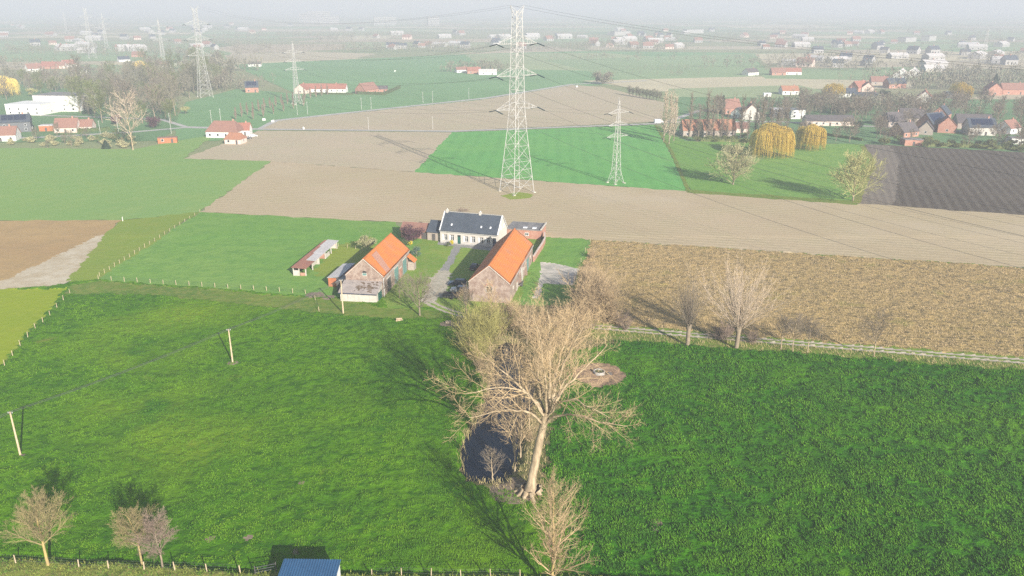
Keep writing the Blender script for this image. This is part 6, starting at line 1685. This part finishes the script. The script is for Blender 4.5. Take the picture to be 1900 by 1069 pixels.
# ------------------------------------------------------------------ far houses and woods
fp = []
for k, (mw, mr, lab) in enumerate([(M_farwhite, M_pinktile, 'distant white house with red roof in the haze'), (M_farwhite, M_slate, 'distant white house with grey roof in the haze'), (M_pinkwall, M_pinktile, 'distant pinkish house with faded roof in the haze'), (M_farwhite, M_zinc, 'distant bright white barn with pale roof in the haze')]):
    t = thing('distant_house', lab, 'house', (0, 0, 0), 0, lab.replace('distant', 'far'))
    L, D, e0, r0 = ((13, 9, 3.4, 7.6), (12, 9, 4.6, 8.4), (14, 9, 3.2, 7.2), (24, 12, 4.4, 7.2))[k]
    MB().extrude([(0, -0.2), (D, -0.2), (D, e0), (D / 2, r0), (0, e0)], 'x', -L / 2, L / 2).build('wall', mw, t)
    for sg in (0, 1):
        y0, y1 = (-0.3, D / 2) if sg == 0 else (D + 0.3, D / 2)
        a = MB().add([(-L / 2 - .3, y0, e0), (L / 2 + .3, y0, e0), (L / 2 + .3, y1, r0 + .2), (-L / 2 - .3, y1, r0 + .2), (-L / 2 - .3, y0, e0 + .2), (L / 2 + .3, y0, e0 + .2), (L / 2 + .3, y1, r0 + .4), (-L / 2 - .3, y1, r0 + .4)], [(3,2,1,0),(4,5,6,7),(0,1,5,4),(1,2,6,5),(2,3,7,6),(3,0,4,7)]).build('roof', mr, t)
    for x in (-L * 0.3, 0.0, L * 0.3): MB().box(x - 0.7, x + 0.7, -0.08, -0.005, 1.0, 2.4).build('window', M_glass, t)
    MB().box(-0.4, 0.4, D / 2 - 0.4, D / 2 + 0.4, r0, r0 + 1.3).build('chimney', M_redbrick, t)
    fp.append(t)
gfar = random.Random(77)
bands = [(60,400,72,100,34),(0,330,48,70,26),(330,640,40,66,26),(640,960,55,92,26),(700,900,84,95,10),(960,1250,66,92,30),(1130,1500,58,92,44),(1400,1900,62,100,52),(1500,1900,100,128,22),(1420,1620,112,126,12)]
used_p = [0] * 4
for (x0, x1, y0, y1, n) in bands:
    for i in range(int(n * 0.62)):
        p = G(gfar.uniform(x0, x1), gfar.uniform(y0, y1)); k = gfar.choice([0, 0, 1, 2, 3, 1, 3]); s_ = gfar.uniform(0.85, 1.35); rz = gfar.uniform(-0.9, 0.9)
        if not used_p[k]:
            o = fp[k]; o.location = (p[0], p[1], 0); o.rotation_euler = (0, 0, rz); used_p[k] = 1
        else: copy_thing(fp[k], (p[0], p[1], 0), rz, s_)
# pale apartment blocks on the horizon
for i, (px, py, w_, h) in enumerate([(570,44,60,38),(592,43,90,46),(612,45,70,30),(715,47,80,28),(805,48,40,30),(1290,62,55,9),(1155,66,50,9),(1690,78,45,8),(1730,76,40,9)]):
    p = G(px, py); t = thing('apartment_block', ('leftmost', 'tallest', 'third', 'fourth', 'fifth', 'sixth', 'seventh', 'eighth', 'last')[i] + ' pale block on the hazy skyline counted from the left' if i not in (1, 5, 6, 7, 8) else ('tallest pale block on the hazy left skyline', 'pale long block in the far right haze before the horizon', 'pale block right of the tallest pylon near the horizon', 'pale factory hall left of the pair at far right', 'pale factory hall right of the pair at far right')[(1, 5, 6, 7, 8).index(i)], 'building', (p[0], p[1], 0), 0.1 * i)
    wb_ = MB().box(-w_ / 2, w_ / 2, 0, 16, -0.3, h).build('wall', M_farwhite, t)
    MB().box(-w_ / 2 - .3, w_ / 2 + .3, -0.3, 16.3, h + 0.01, h + 0.8).build('roof', M_bitumen, t)
    for z in range(3, int(h) - 2, 6) if h > 25 else ():
        MB().box(-w_ / 2 + 2, w_ / 2 - 2, -0.2, -0.02, z, z + 1.6).build('window_band', M_glass, t)
def woods():
    g = np.random.default_rng(9)
    cl = []
    def C(px, py, wx, wy, n, h=11): cl.append((*G(px, py), wx, wy, n, h))
    for a in [(200,160,50,25,60),(260,165,50,22,60),(330,168,40,18,50),(385,165,35,16,45),(140,165,50,20,50),(1560,205,60,10,50,9),(1660,215,50,8,40,9),(1480,205,50,8,30,9),(60,150,60,26,50),(200,140,70,25,60),(330,150,60,30,70),(400,130,45,25,55,15),(430,160,30,14,30),(30,125,60,16,40),(90,100,90,20,40),(250,90,120,30,60),(380,85,100,25,40),(480,98,60,8,22,8),(600,78,80,15,35),(640,72,60,15,30),(700,90,50,12,25),(780,88,90,14,40),(850,95,80,12,35),(875,133,45,12,45),(895,130,30,12,30),(980,95,90,10,35),(1040,92,70,12,30),(1090,90,60,12,30),(1180,85,120,20,50),(1300,78,150,20,50),(1200,95,80,10,30),(1450,125,80,14,45),(1520,122,70,14,40),(1600,130,90,14,45),(1680,152,50,16,40),(1760,150,60,30,70),(1830,140,70,30,70),(1880,155,50,18,40),(1500,112,100,10,35),(1720,165,50,14,40),(1800,165,50,14,40),(1640,195,30,12,30,9),(1700,200,50,10,40,9),(1620,205,25,10,25,9),(1560,195,40,10,30,9),(1860,115,80,25,40),(360,105,60,15,30),(950,60,200,40,50),(1250,130,60,4,14,6),(1220,140,60,4,14,6)]: C(*a)
    for i in range(150):
        y = g.uniform(1000, 5200) ; x = g.uniform(-0.72, 0.72) * y
        cl.append((x, y, g.uniform(40, 170), g.uniform(12, 40), int(g.uniform(14, 40)), 11))
    X = []; Hh = []
    for (x, y, wx, wy, n, h) in cl:
        q = np.stack([x + g.normal(0, wx * 0.5, n), y + g.normal(0, wy * 0.5, n)], -1)
        X.append(q); Hh.append(g.uniform(0.65, 1.25, n) * h)
    X = np.concatenate(X); Hh = np.concatenate(Hh)
    ok = X[:, 1] > 480
    for (hx, hy, hr_) in HOUSES: ok &= np.hypot(X[:, 0] - hx, X[:, 1] - hy) > hr_ + 2
    X, Hh = X[ok], Hh[ok]
    n = len(X); m = 24
    d = nrm(g.normal(size=(n, m, 3))); r = g.uniform(0.35, 1.0, (n, m, 1))
    C_ = np.stack([X[:, 0], X[:, 1], Hh * 0.58], -1)[:, None, :] + d * r * np.stack([Hh * 0.42, Hh * 0.42, Hh * 0.45], -1)[:, None, :]
    C_ = C_.reshape(-1, 3); N = len(C_); hh = np.repeat(Hh, m)[:, None]
    a = nrm(g.normal(size=(N, 3)) + np.array([0, 0, 1.8])); b_ = nrm(np.cross(a, g.normal(size=(N, 3)))); s_ = hh * g.uniform(0.045, 0.13, (N, 1))
    V1 = np.stack([C_ - a * s_, C_ + b_ * s_ * 0.33, C_ + a * s_, C_ - b_ * s_ * 0.33], 1).reshape(-1, 3)
    Q1 = np.arange(N * 4).reshape(-1, 4)
    tr = np.stack([np.stack([X[:, 0], X[:, 1], 0 * Hh - 0.2], -1), np.stack([X[:, 0], X[:, 1], Hh * 0.6], -1)], 1)
    V2, Q2 = tubes(tr, np.stack([Hh * 0.02, Hh * 0.01], -1), 4)
    V, Q = join([(V1, Q1), (V2, Q2)])
    o = put('far_woodland', mesh_np('far_woodland', V, Q, None, M_wood)); tag(o, 'hazy bare woods and hedgerow trees across the far plain', 'woodland', kind='stuff')
woods()

ORD = 'first second third fourth fifth sixth seventh eighth ninth tenth eleventh twelfth thirteenth fourteenth fifteenth sixteenth seventeenth eighteenth nineteenth twentieth twenty-first twenty-second twenty-third twenty-fourth'.split()
def in_order(group, text):
    os_ = sorted([x for x in col.objects if x.parent is None and x.get('group') == group], key=lambda o: o.location.x / o.location.y)
    for i, o in enumerate(os_): o['label'] = f'{ORD[i]} {text}'
in_order('row of young trees in the green field', 'young slim tree from the left in the row across the green field')
in_order('bare poplars before the right farmhouse', 'tall bare poplar from the left before the orange roofed farmhouse')
in_order('row of small trees beyond the beige field', 'small tree from the left in the row beyond the beige field')
in_order('thin poles along the far road', 'thin pale pole from the left along the far road')
in_order('white troughs in the far fields', 'small white box trough from the left in the far fields')
# labels that say where each look-alike stands, from the nearest landmark
def to_px(x, y):
    zz = -CAM_H; d = y * cp - zz * sp
    return 950 + F * x / d, 534.5 - F * (y * sp + zz * cp) / d
MARKS = [(105,207,'the white modern hall'),(30,246,'the dark gabled solar house'),(135,247,'the salmon roofed bungalow'),(247,279,'the big spreading bare tree'),(412,256,'the white villa'),
 (378,180,'the woods pylon'),(305,125,'the hazy left pylon'),(285,238,'the purple tree'),(10,178,'the left edge willow'),(468,172,'the dark roofed brick house'),(219,160,'the hidden dark house'),(110,127,'the far left red roofs'),
 (163,212,'the dark spruce'),(1316,254,'the long orange roofed farmhouse'),(1407,222,'the cream gabled house'),(1465,220,'the modern flat roofed houses'),(1540,234,'the long low bungalow'),(1503,278,'the round yellow willow'),
 (1467,176,'the orange roofed bungalow'),(1665,235,'the dark hip roofed house'),(1695,271,'the square brick shed'),(1744,243,'the solar roofed brick house'),(1822,252,'the cream solar house'),(1884,248,'the right edge gabled house'),
 (1612,180,'the upper right hamlet'),(1730,190,'the cream house by the green field'),(1868,176,'the upper right brick pair'),(1600,275,'the ploughed field corner'),(1695,143,'the white barn pair')]
def where(o, marks):
    px, py = to_px(o.location.x, o.location.y)
    mx, my, ph = min(marks, key=lambda m_: (m_[0] - px) ** 2 + (2.2 * (m_[1] - py)) ** 2)
    if abs(px - mx) > 2.2 * abs(py - my): return ('left of ' if px < mx else 'right of ') + ph
    return ('behind ' if py < my else 'in front of ') + ph
def relabel(group, word, size_ref, marks, cols=None):
    for o in [x for x in col.objects if x.parent is None and x.get('group') == group]:
        s_ = o.scale[2] / size_ref
        sz = 'tall' if s_ > 1.12 else 'small' if s_ < 0.8 else 'medium sized'
        c = ''
        if cols:
            cr = next((k for k in o.children if k.name.startswith('crown')), None)
            c = cols.get(cr.data.materials[0].name, '') if cr else ''
        lab = ' '.join(f'{sz} {c} {word} {where(o, marks)}'.split())
        o['label'] = lab; o['group'] = lab
TW = {'grey_brown_twigs': 'grey', 'farwood_twigs': 'olive', 'shrub_leaves': 'greenish'}
relabel('trees of the left village', 'bare tree', 1.1, MARKS, TW)
relabel('bare trees of the right village', 'bare tree', 0.9, MARKS)
relabel('garden bushes of the right village', 'garden bush', 0.8, MARKS)
relabel('garden bushes of the left village', 'garden bush', 0.75, MARKS)
relabel('round trees of the left village', 'round olive tree', 0.9, MARKS)
FARM = [(90,100,'the faint tall pylon'),(30,60,'the left horizon corner'),(200,60,'the faintest left pylon'),(305,70,'the hazy left pylon'),(378,80,'the woods pylon'),(480,60,'the two beige strips at left'),(592,50,'the pale skyline blocks'),(545,75,'the slim pylon'),(715,60,'the second skyline block'),(700,92,'the far left field edge'),(805,85,'the tree clump farm'),(958,80,'the tallest pylon'),(1155,70,'the pale far block'),(1120,95,'the far field clump'),(1290,75,'the long pale block'),(1400,95,'the distant red farm'),(1500,75,'the far right plain'),(1560,118,'the upper right hamlet'),(1690,85,'the factory hall pair'),(1690,125,'the white barn pair'),(1820,75,'the right horizon corner'),(1822,110,'the hazy right pylon')]
for k in ('white house with red roof', 'white house with grey roof', 'bright white barn with pale roof', 'pinkish house with faded roof'):
    relabel(f'far {k} in the haze', f'distant {k}', 1.05, FARM)
THK = [(872,640,'the pond tip'),(905,625,'the near gable of the right barn'),(960,605,'the right barn corner'),(1012,610,'the great poplar top'),(1065,610,'the mulch circle'),(1100,560,'the concrete slab'),(985,800,'the poplar trunk'),(890,760,'the pond middle'),(1100,590,'the start of the maize field'),(1345,630,'the pale pollard willow'),(1155,605,'the track end')]
relabel('yellow willow shrubs', 'yellow willow shrub', 0.93, THK); relabel('bare shrubs of the moat thicket', 'tan bare shrub', 0.9, THK); relabel('brushwood by the maize field', 'hay coloured brushwood', 0.85, THK); relabel('pinkish bare bushes', 'pinkish bare bush', 0.93, THK)

# ------------------------------------------------------------------ haze (air)
m = bpy.data.materials.new('haze_air'); m.use_nodes = True; nt = m.node_tree
for n_ in list(nt.nodes):
    if n_.type == 'BSDF_PRINCIPLED': nt.nodes.remove(n_)
vol = nt.nodes.new('ShaderNodeVolumePrincipled')
vol.inputs['Color'].default_value = (*HAZE_COLOR, 1); vol.inputs['Density'].default_value = HAZE_DENSITY; vol.inputs['Anisotropy'].default_value = 0.0
nt.links.new(vol.outputs['Volume'], nt.nodes['Material Output'].inputs['Volume'])
hz = MB().box(-E0 - 200, E0 + 200, -900, E0 + 200, -3.0, 98.0).build('haze', m)
tag(hz, 'pale blue morning haze over the whole plain', 'haze', kind='stuff')
